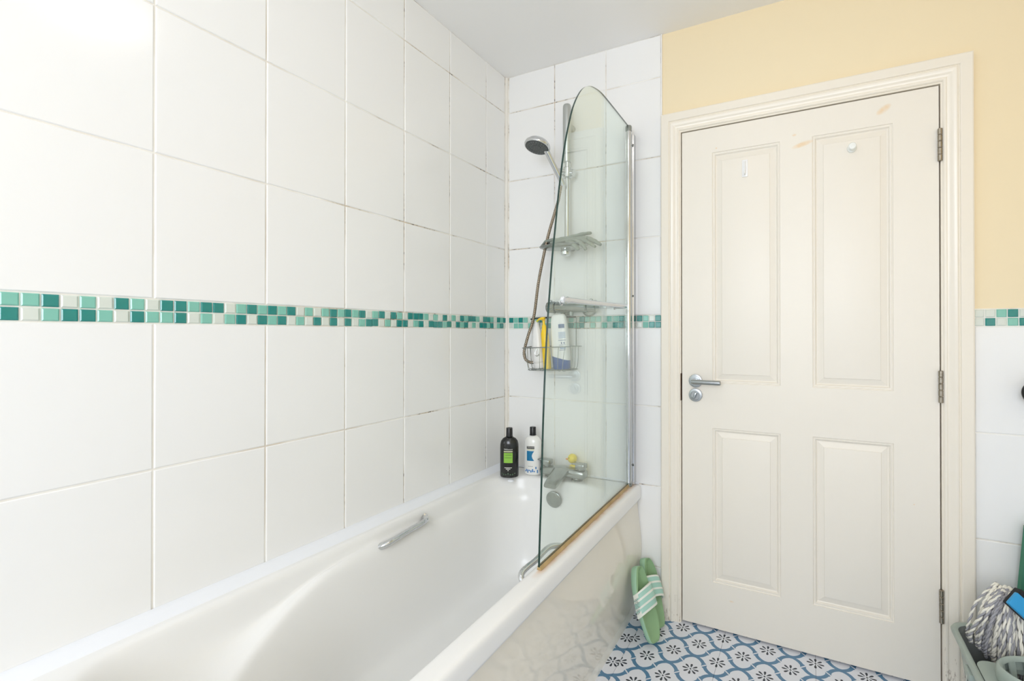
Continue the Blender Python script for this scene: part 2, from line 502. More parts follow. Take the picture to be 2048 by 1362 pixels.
def door_slab():
    x0, x1, z0, z1 = .8500, 1.6895, .009, 1.9885
    cols = [(.9690, 1.2140), (1.3200, 1.5640)]
    rows = [(.189, .798), (.976, 1.890)]
    mb = MB()
    xs = [x0, cols[0][0], cols[0][1], cols[1][0], cols[1][1], x1]
    zs = [z0, rows[0][0], rows[0][1], rows[1][0], rows[1][1], z1]
    for i in range(5):
        for j in range(5):
            if i in (1, 3) and j in (1, 3): continue
            mb.add([(xs[i], 0, zs[j]), (xs[i + 1], 0, zs[j]), (xs[i + 1], 0, zs[j + 1]), (xs[i], 0, zs[j + 1])], [(0, 1, 2, 3)])
    mb.add([(x0, .035, z0), (x1, .035, z0), (x1, .035, z1), (x0, .035, z1)], [(3, 2, 1, 0)])
    for a, b in (((x0, z0), (x1, z0)), ((x1, z0), (x1, z1)), ((x1, z1), (x0, z1)), ((x0, z1), (x0, z0))):
        mb.add([(a[0], 0, a[1]), (b[0], 0, b[1]), (b[0], .035, b[1]), (a[0], .035, a[1])], [(0, 1, 2, 3)])
    sl = mb.build('slab', M_door, smooth=False)
    place(door, sl)
    pp = [(0, 0), (.001, .0035), (.0035, .0045), (.0055, .0030), (.0085, .0036), (.0100, .0062), (.0125, .0100), (.0150, .0112), (.0165, .0112), (.0175, .0104), (.0350, .0052), (.0365, .0030), (.0385, .0026)]
    for cx0, cx1 in cols:
        for rz0, rz1 in rows:
            pb = MB()
            rg = [[(cx0 + i, d, rz0 + i), (cx1 - i, d, rz0 + i), (cx1 - i, d, rz1 - i), (cx0 + i, d, rz1 - i)] for i, d in pp]
            pb.loft(rg, cap0=False, cap1=True)
            place(door, pb.build('panel', M_door, angle=22))


def door_mat():
    m = mat('ivory_woodgrain_door', rgb(236, 230, 219), 0.40)
    nt = m.node_tree; b = nt.nodes['Principled BSDF']
    tc = nt.nodes.new('ShaderNodeTexCoord')
    mp = nt.nodes.new('ShaderNodeMapping'); mp.inputs['Scale'].default_value = (190, 190, 7)
    nt.links.new(tc.outputs['Object'], mp.inputs[0])
    n = nt.nodes.new('ShaderNodeTexNoise'); n.inputs['Scale'].default_value = 1; n.inputs['Detail'].default_value = 2
    nt.links.new(mp.outputs[0], n.inputs['Vector'])
    bp = nt.nodes.new('ShaderNodeBump'); bp.inputs['Strength'].default_value = 0.16; bp.inputs['Distance'].default_value = 0.001
    nt.links.new(n.outputs['Fac'], bp.inputs['Height']); nt.links.new(bp.outputs[0], b.inputs['Normal'])
    # tape residue and scuffs: smears with their own place on the slab
    sp = nt.nodes.new('ShaderNodeSeparateXYZ'); nt.links.new(tc.outputs['Object'], sp.inputs[0])
    nn = nt.nodes.new('ShaderNodeTexNoise'); nn.inputs['Scale'].default_value = 55; nn.inputs['Detail'].default_value = 3
    nt.links.new(tc.outputs['Object'], nn.inputs['Vector'])

    def mth(op, a, c=None):
        q = nt.nodes.new('ShaderNodeMath'); q.operation = op
        for i, x in enumerate((a, c)):
            if x is None: continue
            if hasattr(x, 'links'): nt.links.new(x, q.inputs[i])
            else: q.inputs[i].default_value = x
        return q.outputs[0]
    total = None
    for cx_, cz_, rx, rz, k, slope in ((1.288, 1.866, .036, .010, 1.0, .22), (1.538, 1.942, .022, .014, .9, .5), (1.262, 1.905, .008, .005, .8, 0), (.985, 1.905, .004, .004, .8, 0), (1.04, .13, .010, .004, .6, 0), (1.62, .60, .003, .003, .7, 0)):
        dx = mth('SUBTRACT', sp.outputs['X'], cx_)
        dz = mth('SUBTRACT', mth('SUBTRACT', sp.outputs['Z'], cz_), mth('MULTIPLY', dx, slope))
        e = mth('ADD', mth('POWER', mth('ABSOLUTE', mth('DIVIDE', dx, rx)), 2), mth('POWER', mth('ABSOLUTE', mth('DIVIDE', dz, rz)), 2))
        v = mth('MULTIPLY', mth('MAXIMUM', mth('SUBTRACT', 1.1, e), 0), k)
        total = v if total is None else mth('ADD', total, v)
    fac = mth('MINIMUM', mth('MULTIPLY', total, mth('MULTIPLY', nn.outputs['Fac'], 1.5)), 0.75)
    mx = nt.nodes.new('ShaderNodeMix'); mx.data_type = 'RGBA'
    mx.inputs[6].default_value = rgb(236, 230, 219); mx.inputs[7].default_value = rgb(232, 202, 160)
    nt.links.new(fac, mx.inputs[0]); nt.links.new(mx.outputs[2], b.inputs['Base Color'])
    return m


M_door = door_mat()
door_slab()
# door objects carry world coordinates, so the material's Object coordinates are world metres

# hinges
for z0, z1 in ((1.737, 1.845), (.945, 1.051), (.226, .336)):
    h = MB()
    h.box(1.6900, 1.6925, -.002, .034, z0 + .004, z1 - .004)
    n = 5; step = (z1 - z0) / n
    for i in range(n):
        a = z0 + i * step; b_ = a + step
        h.lathe([(.0050, a + .0006), (.0066, a + .002), (.0066, b_ - .002), (.0050, b_ - .0006)], 14, Matrix.Translation((1.6912, -.0068, 0)))
    h.lathe([(.0046, z0), (.0046, z1)], 10, Matrix.Translation((1.6912, -.0068, 0)))
    hg = place(door, h.build('hinge', M_hinge))
ROTY = Matrix.Rotation(radians(90), 4, 'X')       # local z -> -y
rose = MB(); rose.lathe([(.0265, 0), (.0265, .004), (.0255, .006), (.021, .0068), (.0205, .0085), (.013, .009), (.0125, .012)], 32, Matrix.Translation((.9035, 0, .982)) @ ROTY)
rose.tube([(.9035, -.006, .982), (.9035, -.046, .982)], .0095, 16)
ro = place(door, rose.build('handle_rose', M_satin))
lev = MB(); lev.tube([(.8965, -.050, .982), (.905, -.0505, .982), (1.005, -.050, .981), (1.0075, -.050, .981)], [.0075, .0092, .0092, .0072], 18)
place(door, lev.build('lever', M_satin))
tt = MB(); tt.lathe([(.0265, 0), (.0265, .004), (.0255, .006), (.018, .0068), (.0175, .0055), (.0145, .0055), (.014, .0075), (.004, .0075)], 32, Matrix.Translation((.9035, 0, .925)) @ ROTY)
tl = place(door, tt.build('lock_rose', M_satin))
tk = MB(); tk.box(-.0045, .0045, -.024, -.006, -.013, .013, Matrix.Translation((.9035, 0, .925)) @ Matrix.Rotation(radians(22), 4, 'Y'), bev=.0025)
place(door, tk.build('thumb_turn', M_satin))
lk = MB(); lk.box(.8440, .8464, -.0045, .03, .90, 1.01)
place(door, lk.build('strike_plate', mat('brown_worn_strike', rgb(96, 72, 50), 0.5, 0.6)))

# ------------------------------------------------------------------ floor
def floor_mat():
    m = mat('patterned_floor_tile', rgb(222, 226, 234), 0.24)
    nt = m.node_tree; b = nt.nodes['Principled BSDF']
    uv = nt.nodes.new('ShaderNodeUVMap')
    sp = nt.nodes.new('ShaderNodeSeparateXYZ'); nt.links.new(uv.outputs[0], sp.inputs[0])

    def mth(op, *xs):
        q = nt.nodes.new('ShaderNodeMath'); q.operation = op
        for i, x in enumerate(xs):
            if hasattr(x, 'links'): nt.links.new(x, q.inputs[i])
            else: q.inputs[i].default_value = x
        return q.outputs[0]
    U, V = sp.outputs[0], sp.outputs[1]
    s = mth('MULTIPLY', mth('ADD', U, V), .5); t = mth('MULTIPLY', mth('SUBTRACT', U, V), .5)
    s1 = mth('SUBTRACT', s, mth('ROUND', s)); t1 = mth('SUBTRACT', t, mth('ROUND', t))
    u = mth('ADD', s1, t1); v = mth('SUBTRACT', s1, t1)
    p = mth('ABSOLUTE', u); q = mth('ABSOLUTE', v)
    e = mth('SUBTRACT', q, p); d = mth('SUBTRACT', mth('ADD', p, q), 1.0)
    ae = mth('ABSOLUTE', e)
    off = mth('MULTIPLY', mth('SINE', mth('MULTIPLY', e, pi)), 0.135)
    dist = mth('ABSOLUTE', mth('SUBTRACT', d, off))
    flare = mth('MULTIPLY', mth('MAXIMUM', mth('SUBTRACT', 1.0, mth('DIVIDE', ae, .2)), 0.0), .10)
    root = mth('MULTIPLY', mth('MAXIMUM', mth('SUBTRACT', ae, .82), 0.0), .55)
    w = mth('ADD', mth('ADD', 0.128, flare), root)
    blue = mth('MULTIPLY', mth('LESS_THAN', dist, w), mth('GREATER_THAN', ae, .045))
    # eight-petal flower
    r = mth('SQRT', mth('ADD', mth('MULTIPLY', u, u), mth('MULTIPLY', v, v)))
    ang = mth('ARCTAN2', v, u)
    a8 = mth('DIVIDE', ang, pi / 4)
    da = mth('MULTIPLY', mth('ABSOLUTE', mth('SUBTRACT', a8, mth('ROUND', a8))), pi / 4)
    lat = mth('MULTIPLY', mth('SINE', da), r)
    rr_ = mth('DIVIDE', mth('SUBTRACT', r, .075), .285)
    rc = mth('MINIMUM', mth('MAXIMUM', rr_, 0.0), 1.0)
    wp = mth('MULTIPLY', mth('MULTIPLY', mth('POWER', rc, 0.9), mth('SQRT', mth('SUBTRACT', 1.0, mth('POWER', rc, 4.0)))), .078)
    petal = mth('LESS_THAN', lat, wp)
    eye = mth('LESS_THAN', r, .045)
    flower = mth('MAXIMUM', petal, eye)
    m1 = nt.nodes.new('ShaderNodeMix'); m1.data_type = 'RGBA'
    m1.inputs[6].default_value = rgb(222, 225, 234); m1.inputs[7].default_value = rgb(84, 126, 160)
    nt.links.new(blue, m1.inputs[0])
    m2 = nt.nodes.new('ShaderNodeMix'); m2.data_type = 'RGBA'; m2.inputs[7].default_value = rgb(44, 50, 62)
    nt.links.new(m1.outputs[2], m2.inputs[6]); nt.links.new(flower, m2.inputs[0])
    nt.links.new(m2.outputs[2], b.inputs['Base Color'])
    return m


M_floor = floor_mat()
floor = shell('floor', [(-0.12, XR + .12, YN - .12, 0.10, -0.06, -0.004)], mat('dark_floor_bed', rgb(70, 66, 62), 0.9))
FS = 0.3116
for k in range(-2, 5):
    fx0 = 1.0155 + FS * (k - 1); fx1 = fx0 + FS
    fx0c, fx1c = max(fx0, .30), min(fx1, XR)
    if fx1c <= fx0c: continue
    ystart = {0: 0.04, 1: -0.1895 + 2 * FS}.get(k, 0.04 if k % 2 == 0 else -0.1895 + 2 * FS)
    y1 = ystart
    while y1 > YN:
        y0 = y1 - 2 * FS
        a0, a1 = max(y0, YN), min(y1, .05)
        if a1 > a0:
            gp = 0.0005
            mb = MB(); mb.box(fx0c + gp, fx1c - gp, a0 + gp, a1 - gp, -.004, 0.0)
            o = mb.build('floor_tile', M_floor, floor, smooth=False)
            ul = o.data.uv_layers.new(name='UVMap')
            sh = 0.021 if k < 0 else 0.0
            for lp in o.data.loops:
                c = o.data.vertices[lp.vertex_index].co
                ul.data[lp.index].uv = ((c.x - .8595 + sh) / .0778, (c.y + .1885 + sh * .6) / .0765)
        y1 = y0

# ------------------------------------------------------------------ bathtub
XS = 0.0165


def ring(x0, x1, y0, y1, cf, cn, z, nc=8, ns=26, ne=10):
    """rounded rectangle, counter-clockwise from far-left corner; cf/cn = corner radii (x, y) at the far / near end"""
    P = []
    def arc(cx_, cy_, a, b, t0, t1):
        for i in range(nc):
            t = lerp(t0, t1, i / nc)
            P.append((cx_ + a * cos(t), cy_ + b * sin(t)))
    def line(ax, ay, bx, by, n):
        for i in range(n): P.append((lerp(ax, bx, i / n), lerp(ay, by, i / n)))
    arc(x0 + cf[0], y1 - cf[1], cf[0], cf[1], pi / 2, pi)
    line(x0, y1 - cf[1], x0, y0 + cn[1], ns)
    arc(x0 + cn[0], y0 + cn[1], cn[0], cn[1], pi, 1.5 * pi)
    line(x0 + cn[0], y0, x1 - cn[0], y0, ne)
    arc(x1 - cn[0], y0 + cn[1], cn[0], cn[1], 1.5 * pi, 2 * pi)
    line(x1, y0 + cn[1], x1, y1 - cf[1], ns)
    arc(x1 - cf[0], y1 - cf[1], cf[0], cf[1], 0, pi / 2)
    line(x1 - cf[0], y1, x0 + cf[0], y1, ne)
    out = []
    for x, y in P:
        zz = z(x, y) if callable(z) else z
        out.append((x + XS * (-y) * max(0, min(1, (x - .05) / .55)), y, zz))
    return out


def zE(x, y):
    if y > -0.60: return 0.468
    if y > -0.66: return lerp(.468, .500, sm(-.60, -.66, y))
    return interp([(-1.52, .378), (-1.45, .385), (-1.365, .400), (-1.29, .420), (-1.207, .450), (-1.135, .475), (-1.06, .494), (-.97, .500)], y)


def BS(y): return sm(-.90, -1.10, y)     # the scooped back rest of the near end


bath = empty('bathtub', (0.34, -0.85, 0.0))
thing(bath, 'long white acrylic bathtub with ivory front panel along the tiled left wall', 'bathtub')
bs = MB()
NF = (.16, .18)
rings = [
    ring(.022, .664, -1.690, -.012, (.01, .01), (.02, .02), .478),
    ring(.002, .679, -1.700, -.002, (.01, .01), (.02, .02), .478),
    ring(.002, .6795, -1.7005, -.002, (.01, .01), (.02, .02), .481),
    ring(.002, .680, -1.701, -.002, (.01, .01), (.02, .02), .515),
    ring(.003, .6785, -1.699, -.003, (.01, .01), (.02, .02), .527),
    ring(.006, .674, -1.695, -.006, (.01, .01), (.02, .02), .5335),
    ring(.012, .667, -1.688, -.012, (.01, .01), (.02, .02), .5355),
    ring(.048, .632, -1.640, -.105, NF, (.11, .12), .5355),
    ring(.054, .626, -1.632, -.111, NF, (.11, .12), .533),
    ring(.060, .620, -1.622, -.117, NF, (.12, .14), .525),
    ring(.0635, .6165, -1.600, -.121, NF, (.14, .19), lambda x, y: lerp(.525, zE(x, y), lerp(.50, .45, BS(y)))),
    ring(.067, .613, -1.545, -.125, NF, (.19, .29), lambda x, y: lerp(.525, zE(x, y), lerp(.74, .90, BS(y)))),
    ring(.0695, .6105, -1.513, -.128, NF, (.245, .395), lambda x, y: lerp(.525, zE(x, y), lerp(.88, 1.0, BS(y)))),
    ring(.077, .603, -1.490, -.130, NF, (.250, .400), lambda x, y: zE(x, y) - lerp(.001, 0, BS(y))),
    ring(.084, .596, -1.478, -.133, NF, (.250, .400), lambda x, y: zE(x, y) - lerp(.012, .003, BS(y))),
    ring(.090, .590, -1.468, -.136, NF, (.250, .400), lambda x, y: zE(x, y) - lerp(.026, .013, BS(y))),
    ring(.094, .586, -1.455, -.139, NF, (.248, .395), lambda x, y: zE(x, y) - lerp(.045, .040, BS(y))),
    ring(.104, .576, -1.36, -.150, NF, (.24, .40), .30),
    ring(.118, .562, -1.27, -.172, (.15, .17), (.22, .32), .19),
    ring(.134, .546, -1.21, -.195, (.14, .16), (.20, .25), .152),
    ring(.160, .520, -1.15, -.225, (.12, .13), (.17, .2), .137),
    ring(.200, .480, -1.08, -.27, (.08, .09), (.13, .13), .133),
    ring(.300, .380, -.80, -.50, (.03, .05), (.03, .05), .131)]
bs.loft(rings, cap0=False, cap1=True)


def bath_mat():
    m = mat('white_bath_acrylic_shell', rgb(238, 238, 237), 0.24)
    nt = m.node_tree; b = nt.nodes['Principled BSDF']
    tc = nt.nodes.new('ShaderNodeTexCoord')
    sp = nt.nodes.new('ShaderNodeSeparateXYZ'); nt.links.new(tc.outputs['Object'], sp.inputs[0])
    vo = nt.nodes.new('ShaderNodeTexVoronoi'); vo.inputs['Scale'].default_value = 38; vo.inputs['Randomness'].default_value = 0.15
    nt.links.new(tc.outputs['Object'], vo.inputs['Vector'])
    def mr(src, a, c, t0=0, t1=1):
        r = nt.nodes.new('ShaderNodeMapRange'); r.inputs[1].default_value = a; r.inputs[2].default_value = c
        r.inputs[3].default_value = t0; r.inputs[4].default_value = t1
        nt.links.new(src, r.inputs[0]); return r.outputs[0]
    def mul(a, c):
        q = nt.nodes.new('ShaderNodeMath'); q.operation = 'MULTIPLY'; nt.links.new(a, q.inputs[0]); nt.links.new(c, q.inputs[1]); return q.outputs[0]
    bumps = mr(vo.outputs['Distance'], .22, .38, 1, 0)
    mask = mul(mul(mr(sp.outputs['X'], .24, .25), mr(sp.outputs['X'], .50, .49)), mul(mr(sp.outputs['Y'], -1.02, -1.0), mr(sp.outputs['Y'], -.42, -.44)))
    mask = mul(mask, mr(sp.outputs['Z'], .16, .15))
    bp = nt.nodes.new('ShaderNodeBump'); bp.inputs['Strength'].default_value = 0.8; bp.inputs['Distance'].default_value = 0.010
    nt.links.new(mul(bumps, mask), bp.inputs['Height']); nt.links.new(bp.outputs[0], b.inputs['Normal'])
    # faint peach limescale along the screen seal
    mx = nt.nodes.new('ShaderNodeMix'); mx.data_type = 'RGBA'
    mx.inputs[6].default_value = rgb(238, 238, 237); mx.inputs[7].default_value = rgb(216, 168, 120)
    n = nt.nodes.new('ShaderNodeTexNoise'); n.inputs['Scale'].default_value = 25; nt.links.new(tc.outputs['Object'], n.inputs['Vector'])
    ax = nt.nodes.new('ShaderNodeMath'); ax.operation = 'MULTIPLY_ADD'; ax.inputs[1].default_value = 0.0165
    nt.links.new(sp.outputs['Y'], ax.inputs[0]); nt.links.new(sp.outputs['X'], ax.inputs[2])
    st = mul(mul(mr(ax.outputs[0], .640, .648), mr(ax.outputs[0], .668, .652)), mul(mr(sp.outputs['Y'], -.90, -.86), mr(sp.outputs['Z'], .530, .534)))
    nt.links.new(mul(st, n.outputs['Fac']), mx.inputs[0]); nt.links.new(mx.outputs[2], b.inputs['Base Color'])
    return m


sh_ = bs.build('shell', bath_mat(), sub=1, angle=80)
place(bath, sh_)
# front panel, slightly bowed
fp = MB()
NZ, NY = 14, 24
def xpan(z, y):
    bow = .020 * sin(pi * sm(.04, .50, z)) * (.5 + .5 * sm(-.5, 0, y))
    return .664 + bow + XS * (-y) * .9
gv = []
for iy in range(NY + 1):
    y = -.003 - 1.69 * iy / NY
    for iz in range(NZ + 1):
        z = .050 + (.484 - .050) * iz / NZ
        gv.append((xpan(z, y) - .004, y, z))
fs = []
for iy in range(NY):
    for iz in range(NZ):
        a = iy * (NZ + 1) + iz
        fs.append((a, a + 1, a + NZ + 2, a + NZ + 1))
n0 = len(gv)
gv += [(x - .004, y, z) for x, y, z in gv]
fs += [tuple(reversed([i + n0 for i in f])) for f in fs]
for iy in range(NY):
    for iz in (0, NZ):
        a = iy * (NZ + 1) + iz
        fs.append((a, a + NZ + 1, a + NZ + 1 + n0, a + n0))
for iz in range(NZ):
    for iy in (0, NY):
        a = iy * (NZ + 1) + iz
        fs.append((a, a + 1, a + 1 + n0, a + n0))
fp.add(gv, fs)
place(bath, fp.build('front_panel', M_panel, angle=60))
pe = MB(); pe.box(.02, .655, -1.690, -1.684, .05, .48)
place(bath, pe.build('end_panel', M_panel, smooth=False))
pl = MB()
def plx(y): return XS * (-y) * .9
prs = [(.640, .0), (.6565, .0), (.6565, .046), (.6550, .051), (.6510, .0545), (.640, .056)]
pl.loft([[(x + plx(y), y, z) for x, z in prs] for y in (-.004, -1.69)])
place(bath, pl.build('plinth', mat('ivory_plinth', rgb(240, 238, 230), 0.2)))
# grab handles
def grip(p0, p1, p2, p3, r=.0095):
    g_ = MB()
    pts = catmull([p0, p1, lerp(Vector(p1), Vector(p2), .5), p2, p3], 8)
    n_ = len(pts)
    g_.tube(pts, [r * (1.15 - .25 * sin(pi * i / (n_ - 1))) for i in range(n_)], 14, flat=.8)
    for p, q in ((p0, p1), (p3, p2)):
        d_ = (Vector(q) - Vector(p)).normalized()
        g_.tube([Vector(p) - d_ * .004, Vector(p) + d_ * .003], r * 1.22, 16)
    return g_
h1 = grip((.068, -.866, .482), (.098, -.842, .496), (.096, -.675, .508), (.060, -.640, .503), .0125)
place(bath, h1.build('grip_handle', M_chrome))
h2 = grip((.640, -.878, .490), (.614, -.868, .522), (.612, -.700, .530), (.634, -.650, .516), .0090)
place(bath, h2.build('grip_handle', M_chrome))
ov = MB()
ROV = Matrix.Translation((.336, -.1375, .462)) @ Matrix.Rotation(radians(96), 4, 'X')
ov.lathe([(.020, -.006), (.033, 0), (.036, .006), (.0355, .011), (.031, .0135), (.004, .014)], 36, ROV)
place(bath, ov.build('overflow_cover', M_chrome_dull))
ds = MB(); ds.lathe([(.034, .0), (.033, .003), (.026, .004), (.022, .002), (.004, .003)], 28, Matrix.Translation((.34, -.36, .1325)))
place(bath, ds.build('drain', M_chrome))

sb = MB()
yy = [0 - i * .17 for i in range(11)]
sb.loft([[(0, y, .5565 + .001 * sin(7 * y)), (.004, y, .5565 + .001 * sin(7 * y)), (.012, y, .550), (.030 + .002 * sin(5 * y), y, .5385), (.0335 + .002 * sin(5 * y), y, .5350), (0, y, .5345)] for y in yy])
structure(sb.build('trim_4', M_silicone, angle=50))
sc = MB(); sc.prism([(0, .5355), (0, .5415), (-.002, .541), (-.006, .5365), (-.007, .5355)], .03, .668, Matrix(((0, 0, 1, 0), (1, 0, 0, 0), (0, 1, 0, 0), (0, 0, 0, 1))))
structure(sc.build('trim_5', M_silicone, angle=50))

# ------------------------------------------------------------------ bath screen
SX0, SSL = 0.6375, 0.0257
def scr(y, z, off=0.0):
    return Vector((SX0 - SSL * y + off, y, z))
screen = empty('bath_screen', (.645, -.4, .5355))
thing(screen, 'clear glass bath screen with curved top and chrome hinge post on the tub edge', 'shower screen')
outl = [(-.062, .5437), (-.852, .5437), (-.846, .64), (-.840, .721), (-.834, .82), (-.828, .922), (-.820, 1.025), (-.810, 1.127), (-.797, 1.23), (-.782, 1.323), (-.768, 1.405), (-.750, 1.485), (-.730, 1.58), (-.706, 1.673), (-.689, 1.73), (-.670, 1.783), (-.637, 1.857), (-.612, 1.899), (-.585, 1.934), (-.552, 1.968), (-.515, 1.994), (-.475, 2.013), (-.433, 2.025), (-.392, 2.033), (-.345, 2.037), (-.200, 2.039), (-.062, 2.0395)]
gp = MB()
HT = .003
_c = catmull([(y, z, 0) for y, z in outl[2:]], 4)
outl = outl[:2] + [(p.x, p.y) for p in _c]
n = len(outl)
va = [scr(y, z, -HT) for y, z in outl]; vb = [scr(y, z, HT) for y, z in outl]
gp.add(va + vb, [tuple(range(n)), tuple(range(2 * n - 1, n - 1, -1))])
gp.cur = 1
for i in range(n):
    k = (i + 1) % n
    gp.add([va[i], va[k], vb[k], vb[i]], [(0, 1, 2, 3)])
place(screen, gp.build('glass_panel', [M_glass, M_glass_edge], smooth=False))
hp = MB()
hp.lathe([(.0115, .548), (.0115, 2.020)], 20, Matrix.Translation((SX0 + .0025, -.052, 0)))
place(screen, hp.build('hinge_post', M_chrome))
hc = MB(); hc.lathe([(.0135, 2.018), (.0138, 2.036), (.012, 2.040), (.002, 2.0405)], 20, Matrix.Translation((SX0 + .0025, -.052, 0)))
place(screen, hc.build('end_cap', M_chrome_dull))
hc = MB(); hc.lathe([(.0135, .536), (.0138, .550), (.012, .552)], 20, Matrix.Translation((SX0 + .0025, -.052, 0)))
place(screen, hc.build('end_cap', M_chrome_dull))
wc = MB()
wc.prism([(-.011, 0), (-.011, -.036), (-.0085, -.040), (.0035, -.040), (.005, -.034), (.0065, -.028), (.0115, -.026), (.013, -.020), (.013, -.001)], .5365, 2.012, Matrix.Translation((SX0 + .0045, 0, 0)))
place(screen, wc.build('wall_channel', mat('polished_aluminium', rgb(206, 207, 208), 0.16, 1.0)))
for zz in (.62, 1.33, 1.965):
    sc_ = MB(); sc_.lathe([(.0042, 0), (.0042, .0015), (.003, .0028), (.001, .003)], 12, Matrix.Translation((SX0 + .0145, -.0338, zz)) @ Matrix.Rotation(radians(75), 4, 'Z') @ Matrix.Rotation(radians(90), 4, 'Y'))
    place(screen, sc_.build('screw', M_chrome_dull))
bsl = MB()
pr = [(-.0045, .5360), (-.0065, .5370), (-.0045, .541), (-.0042, .5475), (-.0033, .5475), (-.0033, .5435), (.0033, .5435), (.0033, .5475), (.0042, .5475), (.0050, .541), (.0078, .5364)]
bsl.loft([[scr(y, z, a) for a, z in pr] for y in (-.064, -.3, -.6, -.852)])
place(screen, bsl.build('bottom_seal', M_seal, angle=40))
# chrome towel rail clamped on the outside of the glass
tr = MB()
def sp_(y, z, off): return scr(y, z, off)
tr.tube(catmull([sp_(-.770, 1.2655, .050), sp_(-.70, 1.2665, .052), sp_(-.45, 1.2705, .052), sp_(-.27, 1.2740, .052), sp_(-.248, 1.2745, .046), sp_(-.240, 1.2745, .028), sp_(-.240, 1.2745, .0035)], 6), .0082, 14)
tr.tube([sp_(-.720, 1.266, .052), sp_(-.720, 1.266, .0035)], [.0075, .0075], 14)
tr.lathe([(.0082, -.004), (.0098, .000), (.0098, .004), (.0075, .010), (.0072, .018), (.0092, .028), (.0088, .032), (.003, .033)], 16, axes(sp_(-.772, 1.2655, .050), (1, 0, 0), (0, 0, 1), (0, -1, 0)))
for y, z in ((-.720, 1.266), (-.240, 1.2745)):
    tr.lathe([(.012, .0032), (.012, .006), (.0085, .009)], 18, axes(sp_(y, z, 0), (0, 1, 0), (0, 0, 1), (1, 0, 0)))
place(screen, tr.build('towel_rail', M_chrome))

# ------------------------------------------------------------------ bath tap
tap = empty('bath_tap', (.35, -.07, .5355))
thing(tap, 'limescaled chrome bath mixer tap with broad waterfall spout on the far bath edge', 'tap')
tb = MB()
body = []
for x, yc, zc, ry, rz in ((.243, -.078, .565, .024, .016), (.250, -.078, .565, .028, .0195), (.300, -.078, .566, .028, .0205), (.350, -.080, .568, .030, .022), (.400, -.078, .566, .028, .0205), (.448, -.078, .565, .028, .0195), (.455, -.078, .565, .024, .016)):
    R = []
    for j in range(20):
        t = 2 * pi * j / 20
        c_, s_ = cos(t), sin(t)
        R.append((x, yc + ry * math.copysign(abs(c_) ** .6, c_), zc + rz * math.copysign(abs(s_) ** .6, s_)))
    body.append(R)
tb.loft(body)
for x in (.285, .413):
    tb.lathe([(.026, .5355), (.026, .540), (.019, .543), (.017, .555)], 20, Matrix.Translation((x, -.078, 0)))
place(tap, tb.build('body', M_chrome_dull))
ts = MB()
R = []
for y, zc, hw, hh in ((-.070, .574, .040, .012), (-.100, .574, .040, .012), (-.130, .566, .036, .012), (-.165, .553, .033, .012), (-.195, .541, .031, .011), (-.206, .536, .029, .009)):
    rr = []
    for j in range(20):
        t = 2 * pi * j / 20; c_, s_ = cos(t), sin(t)
        rr.append((.349 + hw * math.copysign(abs(c_) ** .5, c_), y, zc + hh * math.copysign(abs(s_) ** .6, s_)))
    R.append(rr)
ts.loft(R)
place(tap, ts.build('spout', M_chrome_dull))
for x, flip in ((.268, 1), (.436, 1)):
    lv = MB()
    lv.lathe([(.017, .584), (.018, .590), (.016, .594)], 20, Matrix.Translation((x, -.080, 0)))
    lv.box(x - .021, x + .021, -.104, -.060, .590, .612, bev=.005)
    lv.box(x - .038, x - .012, -.100, -.066, .607, .6125, bev=.0022)
    place(tap, lv.build('lever', M_chrome_dull))

# ------------------------------------------------------------------ rubber duck
M_duck = mat('yellow_rubber', rgb(244, 220, 40), 0.35)
duck = empty('rubber_duck', (.398, -.034, .5355))
thing(duck, 'small yellow toy duck sitting behind the right tap lever', 'toy')
db = MB()
dr = []
for i in range(13):
    t = i / 12; x = -.030 + .062 * t
    w_ = .024 * sin(pi * min(1, (t * .92 + .06))) ** .6; zc = .5375 + .026 + .010 * max(0, t - .6) * 2.2
    hh = .0265 * sin(pi * (t * .9 + .05)) ** .6 * (1 - .25 * max(0, t - .6))
    dr.append([(x, w_ * cos(2 * pi * j / 16), zc + hh * sin(2 * pi * j / 16) * (1 if sin(2 * pi * j / 16) > 0 else .9)) for j in range(16)])
MD = Matrix.Translation((.388, -.036, .5355)) @ Matrix.Scale(1.14, 4) @ Matrix.Translation((0, 0, -.5355))
db.loft(dr, MD)
place(duck, db.build('body', M_duck))
hd = MB()
hd.lathe([(.0185 * sin(pi * (i + .3) / 12.6), -.0185 * cos(pi * (i + .3) / 12.6)) for i in range(13)], 18, MD @ Matrix.Translation((-.012, -.004, .607)))
place(duck, hd.build('head', M_duck))
bk = MB(); bk.lathe([(.0055, 0), (.006, .006), (.003, .012), (.001, .013)], 10, MD @ Matrix.Translation((-.026, -.008, .604)) @ Matrix.Rotation(radians(-90), 4, 'Y') , sx=.6, sy=1.2)
place(duck, bk.build('beak', mat('orange_rubber', rgb(240, 150, 30), 0.4)))
for sy_ in (-1,):
    ey = MB(); ey.lathe([(.0026, 0), (.002, .0012), (.0005, .0015)], 10, MD @ Matrix.Translation((-.019, -.0195, .611)) @ Matrix.Rotation(radians(100), 4, 'X'))
    place(duck, ey.build('eye', M_black))

